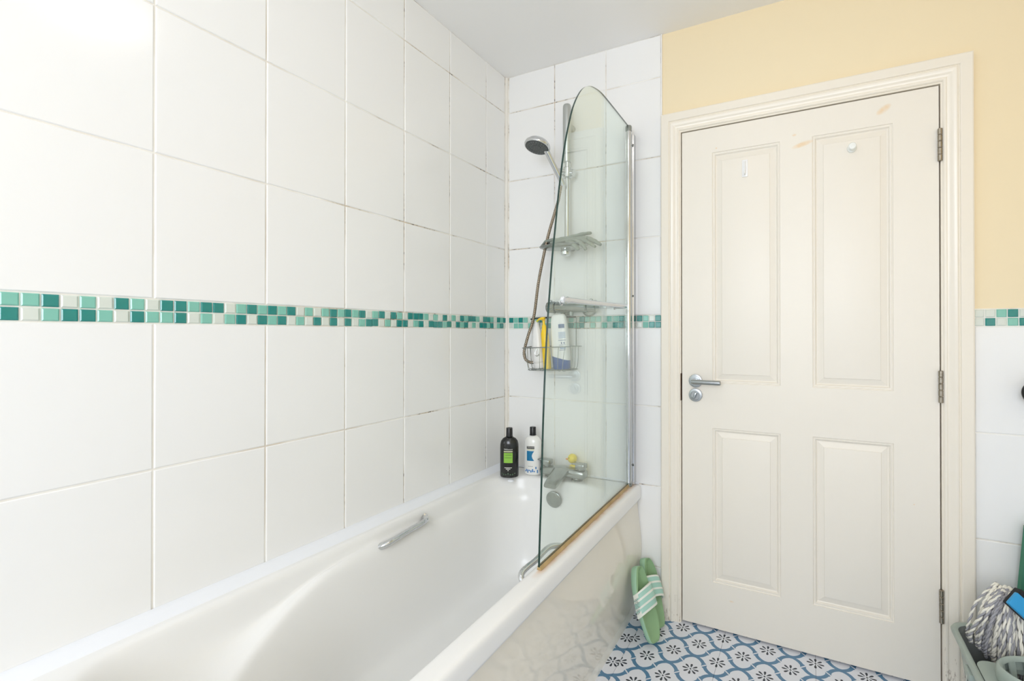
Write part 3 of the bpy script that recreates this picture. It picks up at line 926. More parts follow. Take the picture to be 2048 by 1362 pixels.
# ------------------------------------------------------------------ shower: rail, valve, handset, hose
rail = empty('shower_rail', (.358, -.03, 1.6))
thing(rail, 'tall chrome shower riser rail on the tiled wall behind the glass screen', 'shower rail')
rp = MB(); rp.tube([(.358, -.060, 1.552), (.358, -.060, 2.178)], .0125, 20)
place(rail, rp.build('pole', M_chrome))
bk2 = MB(); bk2.lathe([(.0175, 1.535), (.0185, 1.542), (.0185, 1.585), (.016, 1.590)], 24, Matrix.Translation((.358, -.060, 0)))
bk2.tube([(.358, -.048, 1.56), (.358, .000, 1.56)], [.013, .015], 16)
place(rail, bk2.build('bottom_bracket', M_chrome_dull))
cv = MB(); cv.lathe([(.0165, 1.930), (.0185, 1.934), (.0185, 2.170), (.0178, 2.181), (.014, 2.187), (.003, 2.189)], 28, Matrix.Translation((.3575, -.060, 0)))
cv.tube([(.3575, -.050, 2.10), (.3575, .0005, 2.10)], [.012, .014], 16)
place(rail, cv.build('top_cover', mat('silver_plastic_cover', rgb(186, 190, 188), 0.34, 0.75)))
sl = MB(); sl.lathe([(.018, -.024), (.022, -.020), (.022, .020), (.018, .024)], 24, Matrix.Translation((.358, -.060, 1.883)))
sl.tube([(.372, -.060, 1.883), (.392, -.060, 1.878)], [.013, .017], 16)
sl.tube([(.350, -.072, 1.883), (.336, -.098, 1.880)], [.014, .0165], 16)
place(rail, sl.build('slider', M_chrome))
# handset
hs = empty('hand_shower', (.335, -.10, 1.87))
thing(hs, 'chrome hand shower head with dark grey nozzle face tilted in its holder', 'shower head')
A0 = Vector((.350, -.102, 1.838)); A1 = Vector((.313, -.175, 1.958)); 
dirh = (A1 - A0).normalized()
hh = MB()
hh.tube(catmull([A0 - dirh * .02, A0, A0 + dirh * .05, A0 + dirh * .11, A1], 6), [lerp(.0105, .0125, i / 24) for i in range(25)], 16)
place(hs, hh.build('handle', M_chrome))
NH = Vector((-.10, -.27, -.955)).normalized()      # the way the nozzle face looks
AX = Vector((1, 0, 0)); AX = (AX - NH * AX.dot(NH)).normalized(); AY = NH.cross(AX)
HC = Vector((.289, -.205, 1.968))
MH = axes(HC, AX, AY, NH) @ Matrix.Scale(1.10, 4)
he = MB(); he.lathe([(.004, -.022), (.022, -.021), (.040, -.015), (.0495, -.004), (.0510, .004), (.0490, .009), (.046, .0095), (.0455, .0075), (.002, .0075)], 40, MH)
place(hs, he.build('head', M_chrome))
M_grey = mat('dark_grey_rubber', rgb(74, 78, 76), 0.45)
fa = MB(); fa.lathe([(.0450, .0070), (.0440, .0098), (.030, .0108), (.0295, .0098), (.017, .0100), (.0165, .0112), (.002, .0114)], 36, MH)
place(hs, fa.build('nozzle_face', M_grey))
nz = MB()
for rad_, cnt in ((.010, 6), (.0235, 14), (.037, 22)):
    for k in range(cnt):
        a = 2 * pi * k / cnt
        nz.lathe([(.0014, .009), (.0010, .0128)], 6, MH @ Matrix.Translation((rad_ * cos(a), rad_ * sin(a), 0)))
nzo = place(hs, nz.build('nozzle', mat('light_grey_rubber', rgb(130, 134, 132), 0.5))); nzo['kind'] = 'stuff'
sw = MB(); sw.box(.0185, .0245, -.046, -.054 - .012, .002, .010, MH, bev=.002)
sw = MB(); qd = MH @ Vector((.020, -.047, .006)); sw.tube([qd, qd + (MH.to_3x3() @ Vector((.004, -.013, .006)))], [.0032, .0026], 10)
place(hs, sw.build('selector', M_black))
# hose
hose = MB()
hp_ = catmull([(.345, -.094, 1.825), (.336, -.100, 1.760), (.318, -.103, 1.70), (.290, -.112, 1.60), (.262, -.112, 1.49), (.238, -.108, 1.39), (.214, -.104, 1.25), (.182, -.102, 1.16), (.164, -.100, 1.105), (.161, -.100, 1.075), (.170, -.098, 1.052), (.190, -.094, 1.042), (.206, -.090, 1.0415)], 14)
# resample to even steps, alternate radii to get the wound metal rings
L = [0.0]
for a, b_ in zip(hp_, hp_[1:]): L.append(L[-1] + (b_ - a).length)
N_ = int(L[-1] / .0021); pts_ = []; j_ = 0
for i in range(N_ + 1):
    d_ = L[-1] * i / N_
    while j_ < len(L) - 2 and L[j_ + 1] < d_: j_ += 1
    t_ = (d_ - L[j_]) / max(1e-9, L[j_ + 1] - L[j_]); pts_.append(hp_[j_].lerp(hp_[j_ + 1], t_))
hose.tube(pts_, [.0072 if (i // 2) % 2 == 0 else .0058 for i in range(N_ + 1)], 10)
ho = hose.build('shower_hose', mat('brushed_steel_hose', rgb(168, 156, 140), 0.32, 1.0, var=(30, rgb(110, 96, 80), 0.7)), angle=80)
thing(ho, 'ribbed metal shower hose hanging from the hand shower down past the valve', 'hose')
hn = MB(); hn.tube([(.204, -.0905, 1.0415), (.222, -.086, 1.042)], .0082, 12); hn.build('hose_nut', M_chrome, ho)
# soap dish
dish = empty('soap_dish', (.365, -.09, 1.545))
thing(dish, 'oval chrome soap dish clamped low on the shower rail', 'soap dish')
sd = MB()
sd.lathe([(.55, 0), (.80, .002), (.97, .010), (1.0, .015), (.985, .016), (.94, .012), (.78, .006), (.1, .005)], 40, Matrix.Translation((.360, -.098, 1.540)), sx=.118, sy=.062)
place(dish, sd.build('tray', M_chrome_dull))
sk = MB(); sk.lathe([(.012, 1.512), (.021, 1.518), (.023, 1.528), (.021, 1.541)], 24, Matrix.Translation((.358, -.075, 0)))
place(dish, sk.build('clamp', M_chrome))
# cloth on the dish
M_cloth = mat('grey_green_cloth', rgb(150, 158, 150), 0.9, var=(60, rgb(120, 128, 120), 0.7))
cl = MB()
strips = [[(.250, -.085, 1.560), (.285, -.105, 1.578), (.330, -.100, 1.580), (.390, -.092, 1.588), (.440, -.070, 1.603), (.478, -.064, 1.606)],
          [(.300, -.110, 1.566), (.350, -.105, 1.572), (.405, -.105, 1.574), (.440, -.120, 1.562), (.468, -.128, 1.541), (.478, -.125, 1.522)],
          [(.345, -.104, 1.572), (.400, -.092, 1.580), (.450, -.100, 1.572), (.490, -.110, 1.552), (.515, -.112, 1.534)],
          [(.400, -.080, 1.585), (.455, -.080, 1.583), (.490, -.088, 1.570), (.520, -.092, 1.553), (.532, -.092, 1.545)],
          [(.385, -.110, 1.566), (.415, -.128, 1.556), (.440, -.140, 1.536), (.450, -.140, 1.522)]]
for st in strips:
    c_ = catmull(st, 5); n_ = len(c_)
    cl.tube(c_, [.0165 * (.55 + .45 * sin(pi * min(1, (i / (n_ - 1)) * .8 + .2))) * (1 + .15 * sin(i * 1.7)) for i in range(n_)], 10, flat=.62)
co = cl.build('cloth', M_cloth, sub=1, angle=180)
thing(co, 'crumpled grey-green cloth draped over the right side of the soap dish', 'cloth')
# valve
val = empty('shower_valve', (.39, -.05, 1.29))
thing(val, 'chrome shower mixer bar with ridged end knobs just above the mosaic band', 'shower valve')
vb_ = MB(); vb_.tube([(.305, -.066, 1.289), (.312, -.066, 1.289), (.452, -.066, 1.289), (.458, -.066, 1.289)], [.020, .0245, .0245, .020], 24)
place(val, vb_.build('body', M_chrome_dull))
for x in (.330, .440):
    es = MB(); es.lathe([(.036, 0), (.036, .006), (.030, .012), (.018, .014), (.017, .045)], 28, Matrix.Translation((x, 0, 1.283)) @ ROTY)
    place(val, es.build('wall_flange', M_chrome_dull))
for x0, x1 in ((.262, .303), (.460, .502)):
    kb = MB(); rg = []
    for x, r in ((x0, .016), (x0 + .003, .023), (x1 - .003, .0255), (x1, .022)):
        rg.append([(x, -.066 + r * (1 + .05 * (j % 2)) * cos(2 * pi * j / 40), 1.289 + r * (1 + .05 * (j % 2)) * sin(2 * pi * j / 40)) for j in range(40)])
    kb.loft(rg)
    kb.box(x0 + .012, x0 + .022, -.076, -.056, 1.311, 1.322, bev=.003)
    place(val, kb.build('knob', M_chrome_dull, angle=20))
vo_ = MB(); vo_.tube([(.380, -.066, 1.268), (.380, -.066, 1.250)], [.012, .010], 16)
place(val, vo_.build('outlet', M_chrome_dull))

# ------------------------------------------------------------------ wire caddy with bottles
cad = empty('wire_caddy', (.29, -.08, 1.01))
thing(cad, 'chrome wire caddy basket hanging under the shower valve', 'caddy')
def wire(pts, r=.0013, name='wire', m=M_chrome_dull):
    w_ = MB(); w_.tube(pts, r, 6); return place(cad, w_.build(name, m))
rim_ = [(.176, -.028, 1.112), (.180, -.128, 1.108), (.195, -.140, 1.108), (.395, -.140, 1.116), (.406, -.128, 1.118), (.405, -.028, 1.116)]
wire(catmull(rim_ , 5, True), .0023, 'rim')
bot_ = [(.195, -.030, 1.012), (.205, -.128, 1.009), (.390, -.128, 1.014), (.388, -.030, 1.016)]
wire(catmull(bot_, 4, True), .0016, 'base_ring')
for x, b in ((.186, .205), (.215, .225), (.262, .262), (.310, .308), (.355, .350), (.385, .372)):
    wire(catmull([(x, -.140, 1.112), (lerp(x, b, .8), -.138, 1.035), (b, -.130, 1.011), (b, -.080, 1.0115), (b, -.030, 1.014)], 5))
for y in (-.045, -.075, -.105):
    wire(catmull([(.405, y, 1.117), (.404, y, 1.055), (.398, y, 1.020), (.380, y, 1.014), (.24, y, 1.0115), (.20, y, 1.0125), (.185, y, 1.03), (.180, y, 1.111)], 5))
for x in (.200, .386):
    wire([(x, -.026, 1.112), (x, -.026, 1.244)], .0020, 'back_wire')
wire(catmull([(.172, -.060, 1.238), (.200, -.028, 1.244), (.30, -.027, 1.246), (.386, -.028, 1.246)], 6), .0032, 'hanger', M_black)
wire([(.335, -.028, 1.246), (.335, -.036, 1.262), (.335, -.046, 1.270)], .0026, 'hook', M_black)
wire(catmull([(.253, -.142, 1.108), (.244, -.146, 1.088), (.250, -.146, 1.074), (.262, -.146, 1.080), (.262, -.143, 1.108)], 5), .0016, 'hook')


def sup(a, b, n=28, e=.7):
    out = []
    for j in range(n):
        t = 2 * pi * j / n; c_, s_ = cos(t), sin(t)
        out.append((a * math.copysign(abs(c_) ** e, c_), b * math.copysign(abs(s_) ** e, s_)))
    return out


def oval_loft(secs, M, e=.75, n=28):
    mb = MB()
    mb.loft([[(x, y, z) for x, y in sup(a, b, n, e)] for z, a, b in secs], M)
    return mb


# slim white bottle
wb1 = empty('bottle', (.215, -.085, 1.012))
thing(wb1, 'slim white tapered bottle at the left of the wire caddy', 'bottle', 'bottles in the wire caddy')
MW = Matrix.Translation((.230, -.080, 1.016)) @ Matrix.Rotation(radians(-6), 4, 'Y') @ Matrix.Diagonal((1.12, 1.1, 1, 1))
place(wb1, oval_loft([(.0, .021, .016), (.004, .024, .018), (.03, .026, .020), (.10, .025, .019), (.17, .020, .014), (.21, .013, .009), (.216, .011, .007)], MW, 1.0).build('body', M_white_pl))
cp = oval_loft([(-.0005, .022, .017), (.030, .0262, .0203), (.0305, .0255, .0195)], MW, 1.0)
place(wb1, cp.build('cap', mat('pearl_plastic', rgb(226, 226, 222), .25)))
# yellow pump bottle
yb = empty('bottle', (.285, -.095, 1.012))
thing(yb, 'narrow yellow bottle with a pump nozzle in the middle of the wire caddy', 'bottle', 'bottles in the wire caddy')
M_yel = mat('yellow_plastic', rgb(244, 206, 46), 0.35)
MY = Matrix.Translation((.286, -.108, 1.016)) @ Matrix.Rotation(radians(-5.5), 4, 'Y')
place(yb, oval_loft([(0, .015, .014), (.004, .017, .016), (.10, .0175, .0165), (.155, .0165, .0155), (.180, .010, .010), (.195, .008, .008)], MY, .9).build('body', M_yel))
pm = MB(); pm.tube([(0, 0, .193), (0, 0, .212), (0, 0, .216)], [.0055, .0055, .010], 14, MY); pm.tube([(.006, 0, .2235), (-.006, 0, .2245), (-.024, 0, .222), (-.030, 0, .217)], [.008, .009, .0055, .0045], 12, MY, flat=.75)
place(yb, pm.build('pump', M_yel))
pt = MB(); pt.tube([(-.029, 0, .218), (-.035, 0, .213)], [.005, .0045], 12, MY)
place(yb, pt.build('nozzle_tip', mat('lime_plastic', rgb(190, 206, 90), .4)))
# wide white bottle with slanted blue base
M_blue_cap = mat('slate_blue_plastic', rgb(44, 84, 150), 0.35)
bb = empty('bottle', (.345, -.085, 1.012))
thing(bb, 'broad white bottle with blue slanted base and printed back label in the wire caddy', 'bottle', 'bottles in the wire caddy')
MBB = Matrix.Translation((.345, -.085, 1.016)) @ Matrix.Rotation(radians(-4), 4, 'Y') @ Matrix.Diagonal((1, 1, 1.055, 1))
def slant(sec): return sec
def slant_z(x): return .046 - .28 * x
mb = MB()
secs = [(.0, .036, .021), (.004, .0385, .023)]
rg = [[(x, y, z) for x, y in sup(a, b, 28, .7)] for z, a, b in secs]
rg.append([(x, y, slant_z(x)) for x, y in sup(.0405, .0245, 28, .7)])
mb.loft(rg, MBB)
place(bb, mb.build('cap', M_blue_cap))
mb = MB()
rg = [[(x, y, slant_z(x) + .0003) for x, y in sup(.0405, .0245, 28, .7)]]
for z, a, b in ((.075, .0408, .0248), (.15, .0400, .0235), (.200, .0375, .021), (.218, .034, .018), (.226, .029, .014), (.229, .022, .009)):
    rg.append([(x, y, z) for x, y in sup(a, b, 28, .7)])
mb.loft(rg, MBB)
place(bb, mb.build('body', M_white_pl))
lb = MB()
M_ink = mat('slate_blue_ink', rgb(96, 116, 150), .5); M_ink2 = mat('pale_blue_print', rgb(176, 192, 214), .5)
def lab(x0, x1, z0, z1, mi):
    lb.cur = mi
    P_ = []
    for i in range(5):
        x = lerp(x0, x1, i / 4)
        yy_ = -(.0252) * (max(0, 1 - (abs(x) / .0412) ** 2.857)) ** .35 - .0006
        P_.append((x, yy_))
    for (xa, ya), (xb, yb_) in zip(P_, P_[1:]):
        lb.add([(xa, ya, z0), (xb, yb_, z0), (xb, yb_, z1), (xa, ya, z1)], [(0, 1, 2, 3)], MBB)
lab(.008, .034, .170, .186, 0)
for k in range(5): lab(.006, .036, .150 - k * .0055, .1530 - k * .0055, 1)
lab(.004, .036, .1185, .1205, 0); lab(.016, .020, .104, .112, 0); lab(.027, .031, .104, .112, 0); lab(.006, .034, .099, .1005, 0)
lab(.010, .034, .083, .094, 1); lab(.006, .034, .078, .0795, 0)
place(bb, lb.build('printed_label', [M_ink, M_ink2], smooth=False))

# ------------------------------------------------------------------ shampoo and conditioner on the bath corner
M_ltext = mat('white_label_ink', rgb(236, 236, 230), .5)
M_dtext = mat('black_label_ink', rgb(18, 18, 18), .5)


def hair_bottle(base, h, r, ell, yaw, body_m, label, group):
    o = empty('bottle', base); thing(o, label, 'bottle', group)
    o.rotation_euler = (0, 0, yaw)
    prof_ = [(r * .80, 0), (r * .95, .003), (r, .010), (r * 1.0, h * .60), (r * .985, h * .67), (r * .90, h * .735), (r * .70, h * .785), (r * .45, h * .812), (r * .36, h * .822), (r * .34, h * .826)]
    mb_ = MB(); mb_.lathe(prof_, 32, sx=1.0, sy=ell)
    mb_.build('body', body_m, o)
    mc = MB(); mc.lathe([(r * .32, h * .822), (r * .375, h * .825), (r * .375, h * .838), (r * .355, h * .841), (r * .345, h * .99), (r * .31, h), (r * .1, h)], 24)
    mc.build('cap', M_black, o)
    return o


def warp_on(r, ell, a0, zc, lift=.0008, clampr=None):
    def f(x, y):
        t = a0 + x / r
        return Vector(((r + lift) * cos(t), (r + lift) * ell * sin(t), zc + y))
    return f


def patch(o, r, ell, a0, zc, w, h, m, name, lift=.0005, shape=None):
    mb_ = MB(); nx, ny = 8, 8
    f = warp_on(r, ell, a0, zc, lift)
    for j in range(ny + 1):
        yy_ = -h / 2 + h * j / ny
        s0, s1 = (-w / 2, w / 2) if shape is None else shape(yy_ / h)
        mb_.v += [f(lerp(s0, s1, i / nx), yy_) for i in range(nx + 1)]
    for j in range(ny):
        for i in range(nx):
            a = j * (nx + 1) + i
            mb_.f.append([a, a + 1, a + nx + 2, a + nx + 1]); mb_.mi.append(0)
    return mb_.build(name, m, o, angle=60)


SH_H, SH_R = .218, .0412
M_green = mat('lime_green_label', rgb(142, 196, 72), .45)
M_cream = mat('cream_label_band', rgb(206, 206, 170), .45)
shp = hair_bottle((.124, -.166, .5357), SH_H, SH_R, .62, radians(28), mat('glossy_black_plastic', rgb(20, 22, 20), .22, coat=.3), 'black shampoo bottle with lime green label on the corner of the bath', 'hair bottles on the bath corner')
FA = radians(-95)
patch(shp, SH_R, .62, FA, .117, .040, .005, M_cream, 'label_band')
patch(shp, SH_R, .62, FA, .089, .040, .044, M_green, 'green_label')
text_mesh('TRESemmé', .0085, warp_on(SH_R, .62, FA, .126), 'lettering', M_ltext, shp)
M_gtext = mat('dark_green_ink', rgb(40, 70, 26), .5)
text_mesh('CLEANSE', .0075, warp_on(SH_R, .62, FA, .1015, .0012), 'lettering', M_gtext, shp)
text_mesh('& REPLENISH', .0055, warp_on(SH_R, .62, FA, .090, .0012), 'lettering', M_gtext, shp)
for k, (z_, w_) in enumerate(((.046, .034), (.040, .020), (.034, .006))):
    patch(shp, SH_R, .62, FA, z_, w_, .0024, M_ltext, 'small_print')
for k in range(7):
    patch(shp, SH_R, .62, FA + radians(-42 + k * 14), .016 + .004 * (k % 3 == 0), .0065, .0065 + .003 * (k % 2), mat('leaf_print', rgb(70, 92, 70), .5) if k == 0 else bpy.data.materials['leaf_print'], 'leaf_print', shape=lambda t: (-.0032 * (1 - (2 * t) ** 2) ** .5, .0032 * (1 - (2 * t) ** 2) ** .5) if abs(t) < .5 else (0, .0001))
cnd = hair_bottle((.196, -.082, .5357), .214, .0400, .62, radians(14), mat('glossy_white_plastic', rgb(238, 238, 234), .22, coat=.3), 'white conditioner bottle with black cap and blue label on the bath corner', 'hair bottles on the bath corner')
FB = radians(-97); CR = .0400
patch(cnd, CR, .62, FB, .1245, .038, .011, M_dtext, 'name_label')
text_mesh('TRESemmé', .0080, warp_on(CR, .62, FB, .1255, .0012), 'lettering', M_ltext, cnd)
patch(cnd, CR, .62, FB, .115, .036, .004, M_cream, 'label_band')
patch(cnd, CR, .62, FB, .087, .034, .044, mat('blue_label', rgb(18, 104, 156), .4, var=(60, rgb(40, 150, 190), .6)), 'blue_label', shape=lambda t: (-.018, .018 - .011 * sin(pi * (t + .5)) ** 1))
M_aqua = mat('blue_splash_print', rgb(70, 130, 190), .5)
for k in range(9):
    patch(cnd, CR, .62, FB + radians(-40 + k * 11), .018 + .004 * (k % 2) + (.012 if k == 7 else 0), .0058, .006 + .004 * (k % 3), M_aqua, 'splash_print')
patch(cnd, CR, .62, FB, .040, .024, .0016, mat('grey_print', rgb(120, 120, 120), .5), 'small_print')
# lump of sealant under the black bottle
lu = MB(); lu.lathe([(.012, 0), (.011, .004), (.007, .007), (.001, .008)], 14, Matrix.Translation((.150, -.194, .5275)), sx=1.3)
place(bath, lu.build('sealant_lump', M_silicone))

# ------------------------------------------------------------------ hooks on the door
hk = MB()
hk.box(1.0805, 1.1015, -.0015, .0028, 1.776, 1.842, bev=.0012)
hk.tube(catmull([(1.091, -.003, 1.835), (1.091, -.005, 1.815), (1.091, -.006, 1.795), (1.091, -.012, 1.784), (1.091, -.019, 1.785), (1.091, -.021, 1.793)], 5), .0042, 10, flat=.8)
hko = hk.build('door_hook', mat('clear_white_plastic', rgb(240, 240, 240), .2))
thing(hko, 'narrow white stick-on hook on the upper left door panel', 'hook')
hk = MB()
hk.lathe([(.0145, -.003), (.0150, .002), (.0140, .006), (.008, .011), (.0072, .020), (.011, .024), (.0125, .028), (.010, .032), (.002, .033)], 28, Matrix.Translation((1.444, 0.0018, 1.824)) @ ROTY)
hko = hk.build('door_hook', mat('white_hook_plastic', rgb(238, 240, 236), .25))
thing(hko, 'round white knob hook on the upper right door panel', 'hook')

# ------------------------------------------------------------------ sliders (sandals)
M_sole = mat('sage_green_foam', rgb(138, 172, 128), .6, bump=((300, 300, 300), .1, .0005))
M_side = mat('mint_foam', rgb(158, 196, 168), .6)
M_strap = mat('mint_strap', rgb(164, 206, 192), .5)
M_stripe = mat('off_white_stripe', rgb(230, 232, 222), .55)


def slider(toe, heel, nrm, mirror, label, with_text):
    o = empty('slide_sandal', toe)
    thing(o, label, 'sandal', 'pair of green slides')
    a = Vector(heel) - Vector(toe); Ln = a.length; a.normalize()
    nv = Vector(nrm); nv = (nv - a * nv.dot(a)).normalized()
    wv = a.cross(nv)
    M = axes((0, 0, 0), wv, a, nv)
    def half(t):      # half widths left / right along the length
        tt_ = t
        wl = .0455 * (sin(pi * min(1, max(0, tt_)) ** .80)) ** .36
        return wl * (1.0 - .10 * sm(.45, 1.0, tt_))
    def outline(k, z, shrink):
        pts = []
        N = 22
        for i in range(N + 1):
            t = .5 - .5 * cos(pi * i / N)
            t = shrink / Ln + t * (1 - 2 * shrink / Ln)
            w_ = max(.0006, half(t) - shrink * .9) ; c_ = .005 * sin(2 * pi * t) * mirror
            pts.append((t, w_, c_))
        out = [(-w_ + c_, t * Ln) for t, w_, c_ in pts] + [(w_ + c_, t * Ln) for t, w_, c_ in reversed(pts)]
        return [(x, y, z(y / Ln) if callable(z) else z) for x, y in out]
    thick = lambda t: .020 + .010 * sm(.45, .95, t)
    s_ = MB()
    s_.loft([outline(0, 0, .004), outline(0, .003, .0005), outline(0, lambda t: thick(t) - .003, 0), outline(0, lambda t: thick(t), .002)], M, cap0=True, cap1=False)
    s_.build('sole', M_side, o, angle=50)
    f_ = MB()
    f_.loft([outline(0, lambda t: thick(t), .002), outline(0, lambda t: thick(t) + .001 + .006 * sm(.5, .8, t), .0045), outline(0, lambda t: thick(t) - .001 + .003 * sm(.5, .8, t), .010), outline(0, lambda t: thick(t) - .005 - .004 * sm(.5, .9, t), .020)], M, cap0=False, cap1=True)
    f_.build('footbed', M_sole, o, angle=60)
    # strap: arch over the foot, split into stripes along the length
    y0, y1 = Ln * .40, Ln * .70
    bands = [('w', .0, .10), ('m', .10, .32), ('w', .32, .41), ('m', .41, .63), ('w', .63, .72), ('m', .72, .92), ('w', .92, 1.0)]
    def arch_pt(u, y, r):
        h = (.040 if True else 0) - .004 * abs(y - Ln * .55) / .04
        x = (half(y / Ln) + .0025 + r) * -cos(pi * u)
        z = .008 + (h + r) * (sin(pi * u)) ** .75
        return M @ Vector((x, y + .012 * sin(pi * u), z))
    st = None
    mbs = {'w': MB(), 'm': MB()}
    NU = 18
    sk_ = .34
    for kd, b0, b1 in bands:
        mb_ = mbs[kd]
        lift_ = .0008 if kd == 'w' else 0
        R0 = []
        for ya, rr_ in ((b0, 0), (b0, .0045 + lift_), (b1, .0045 + lift_), (b1, 0)):
            R0.append([arch_pt(u / NU, lerp(y0, y1, ya) + .026 * mirror * (u / NU - .5), rr_) for u in range(NU + 1)])
        R0.append(R0[0])
        mb_.loft(R0, closed=False, cap0=False, cap1=False)
    st = mbs['m'].build('strap', M_strap, o, angle=40)
    mbs['w'].build('stripe', M_stripe, st, angle=40)
    # white side patches of the strap
    for side in (0, 1):
        pb_ = MB(); us = (.0, .035, .07, .105, .14) if side == 0 else (.86, .895, .93, .965, 1.0)
        R0 = []
        for ya, rr_ in ((0, .003), (0, .0058), (1, .0058), (1, .003)):
            R0.append([arch_pt(u, lerp(y0, y1, ya) + .026 * mirror * (u - .5), rr_) for u in us])
        R0.append(R0[0])
        pb_.loft(R0, closed=False, cap0=False, cap1=False)
        pb_.build('side_patch', M_stripe, st, angle=40)
    if with_text:
        def wf(x, y):
            u = .070 + y / .115
            yy_ = (y0 + y1) / 2 - x
            return arch_pt(u, yy_ + .026 * mirror * (u - .5), .0066)
        text_mesh('adidas', .021, wf, 'lettering', mat('grey_lettering', rgb(150, 164, 158), .5), st)
    return o


slider((.783, -.205, .012), (.692, -.152, .256), (.85, -.30, .42), 1, 'front green slide sandal with mint stripes leaning on the bath panel', True)
slider((.777, -.104, .012), (.692, -.050, .246), (.85, -.33, .42), -1, 'rear green slide sandal with mint stripes, half hidden behind the other', False)

# ------------------------------------------------------------------ mop bucket and cleaning things
M_bucket = mat('grey_green_plastic', rgb(158, 170, 162), .35)
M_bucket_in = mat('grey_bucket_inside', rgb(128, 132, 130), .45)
bkt = empty('mop_bucket', (1.86, -.33, 0))
thing(bkt, 'grey-green plastic mop bucket with slotted wringer beside the door frame', 'bucket')
BX0, BX1, BY0, BY1 = 1.684, 1.985, -.545, -.128


def rrect(x0, x1, y0, y1, r, z, n=6):
    P_ = []
    for cx_, cy_, t0 in ((x1 - r, y1 - r, 0), (x0 + r, y1 - r, pi / 2), (x0 + r, y0 + r, pi), (x1 - r, y0 + r, 1.5 * pi)):
        for i in range(n + 1):
            t = t0 + pi / 2 * i / n
            P_.append((cx_ + r * cos(t), cy_ + r * sin(t), z))
    return P_


mb = MB()
ins = .05
mb.loft([rrect(BX0 + ins, BX1 - ins, BY0 + ins, BY1 - ins, .04, .004), rrect(BX0 + ins - .003, BX1 - ins + .003, BY0 + ins - .003, BY1 - ins + .003, .043, .012),
         rrect(BX0 + .012, BX1 - .012, BY0 + .012, BY1 - .012, .045, .270), rrect(BX0 + .010, BX1 - .010, BY0 + .010, BY1 - .010, .045, .286),
         rrect(BX0 - .002, BX1 + .002, BY0 - .002, BY1 + .002, .05, .288), rrect(BX0 - .004, BX1 + .004, BY0 - .004, BY1 + .004, .05, .296), rrect(BX0, BX1, BY0, BY1, .05, .303), rrect(BX0 + .006, BX1 - .006, BY0 + .006, BY1 - .006, .046, .304), rrect(BX0 + .012, BX1 - .012, BY0 + .012, BY1 - .012, .045, .300)], cap1=False)
place(bkt, mb.build('tub', M_bucket, angle=45))
mb = MB()
mb.loft([rrect(BX0 + .012, BX1 - .012, BY0 + .012, BY1 - .012, .045, .300), rrect(BX0 + .018, BX1 - .018, BY0 + .018, BY1 - .018, .042, .268), rrect(BX0 + ins + .006, BX1 - ins - .006, BY0 + ins + .006, BY1 - ins - .006, .035, .016)], cap0=False)
place(bkt, mb.build('lining', M_bucket_in, angle=45))
# wringer basket: deck over the front part with a raised slotted cone
wr = MB()
wcx, wcy = 1.838, -.395
wr.loft([rrect(BX0 + .014, BX1 - .014, BY0 + .014, -.318, .035, .286), rrect(BX0 + .014, BX1 - .014, BY0 + .014, -.318, .035, .301)], cap0=False, cap1=False)
outer = rrect(BX0 + .014, BX1 - .014, BY0 + .014, -.318, .035, .301, 9)
inner = [(wcx + .112 * cos(2 * pi * (i + .5) / 40), wcy + .078 * sin(2 * pi * (i + .5) / 40), .301) for i in range(40)]
wr.loft([outer, inner], cap0=False, cap1=False)
def cone(s, z): return [(wcx + .112 * s * cos(2 * pi * (i + .5) / 40), wcy + .078 * s * sin(2 * pi * (i + .5) / 40), z) for i in range(40)]
wr.loft([cone(1.0, .301), cone(1.02, .320), cone(1.0, .334), cone(.96, .339), cone(.91, .337), cone(.88, .328)], cap0=False, cap1=False)
place(bkt, wr.build('wringer', M_bucket, angle=50))
# slotted cone wall: separate ribs leave real slots between them
rb = MB()
NS = 14
for k in range(NS):
    a0 = 2 * pi * k / NS; a1 = a0 + 2 * pi / NS * .45
    R_ = []
    for s, z in ((.885, .330), (.80, .270), (.66, .225)):
        R_.append([(wcx + .112 * s_ * cos(a), wcy + .078 * s_ * sin(a), z) for a, s_ in ((a0, s), ((a0 + a1) / 2, s), (a1, s), (a1, s + .03), ((a0 + a1) / 2, s + .03), (a0, s + .03))])
    rb.loft(R_)
rb.lathe([(.60, .219), (.69, .221), (.69, .228), (.02, .226)], 40, Matrix.Translation((wcx, wcy, 0)), sx=.112, sy=.078)
place(bkt, rb.build('wringer_cone', M_bucket, angle=40))
bh = MB()
bh.tube(catmull([(BX0 - .005, -.345, .272), (BX0 - .013, -.375, .235), (BX0 - .014, -.42, .15), (BX0 - .012, -.455, .09), (BX0 - .010, -.47, .06)], 6), .0022, 8)
place(bkt, bh.build('bail_wire', M_chrome))
lug = MB(); lug.box(BX0 - .008, BX0 + .012, -.375, -.325, .258, .284, bev=.004)
place(bkt, lug.build('bail_lug', M_bucket))

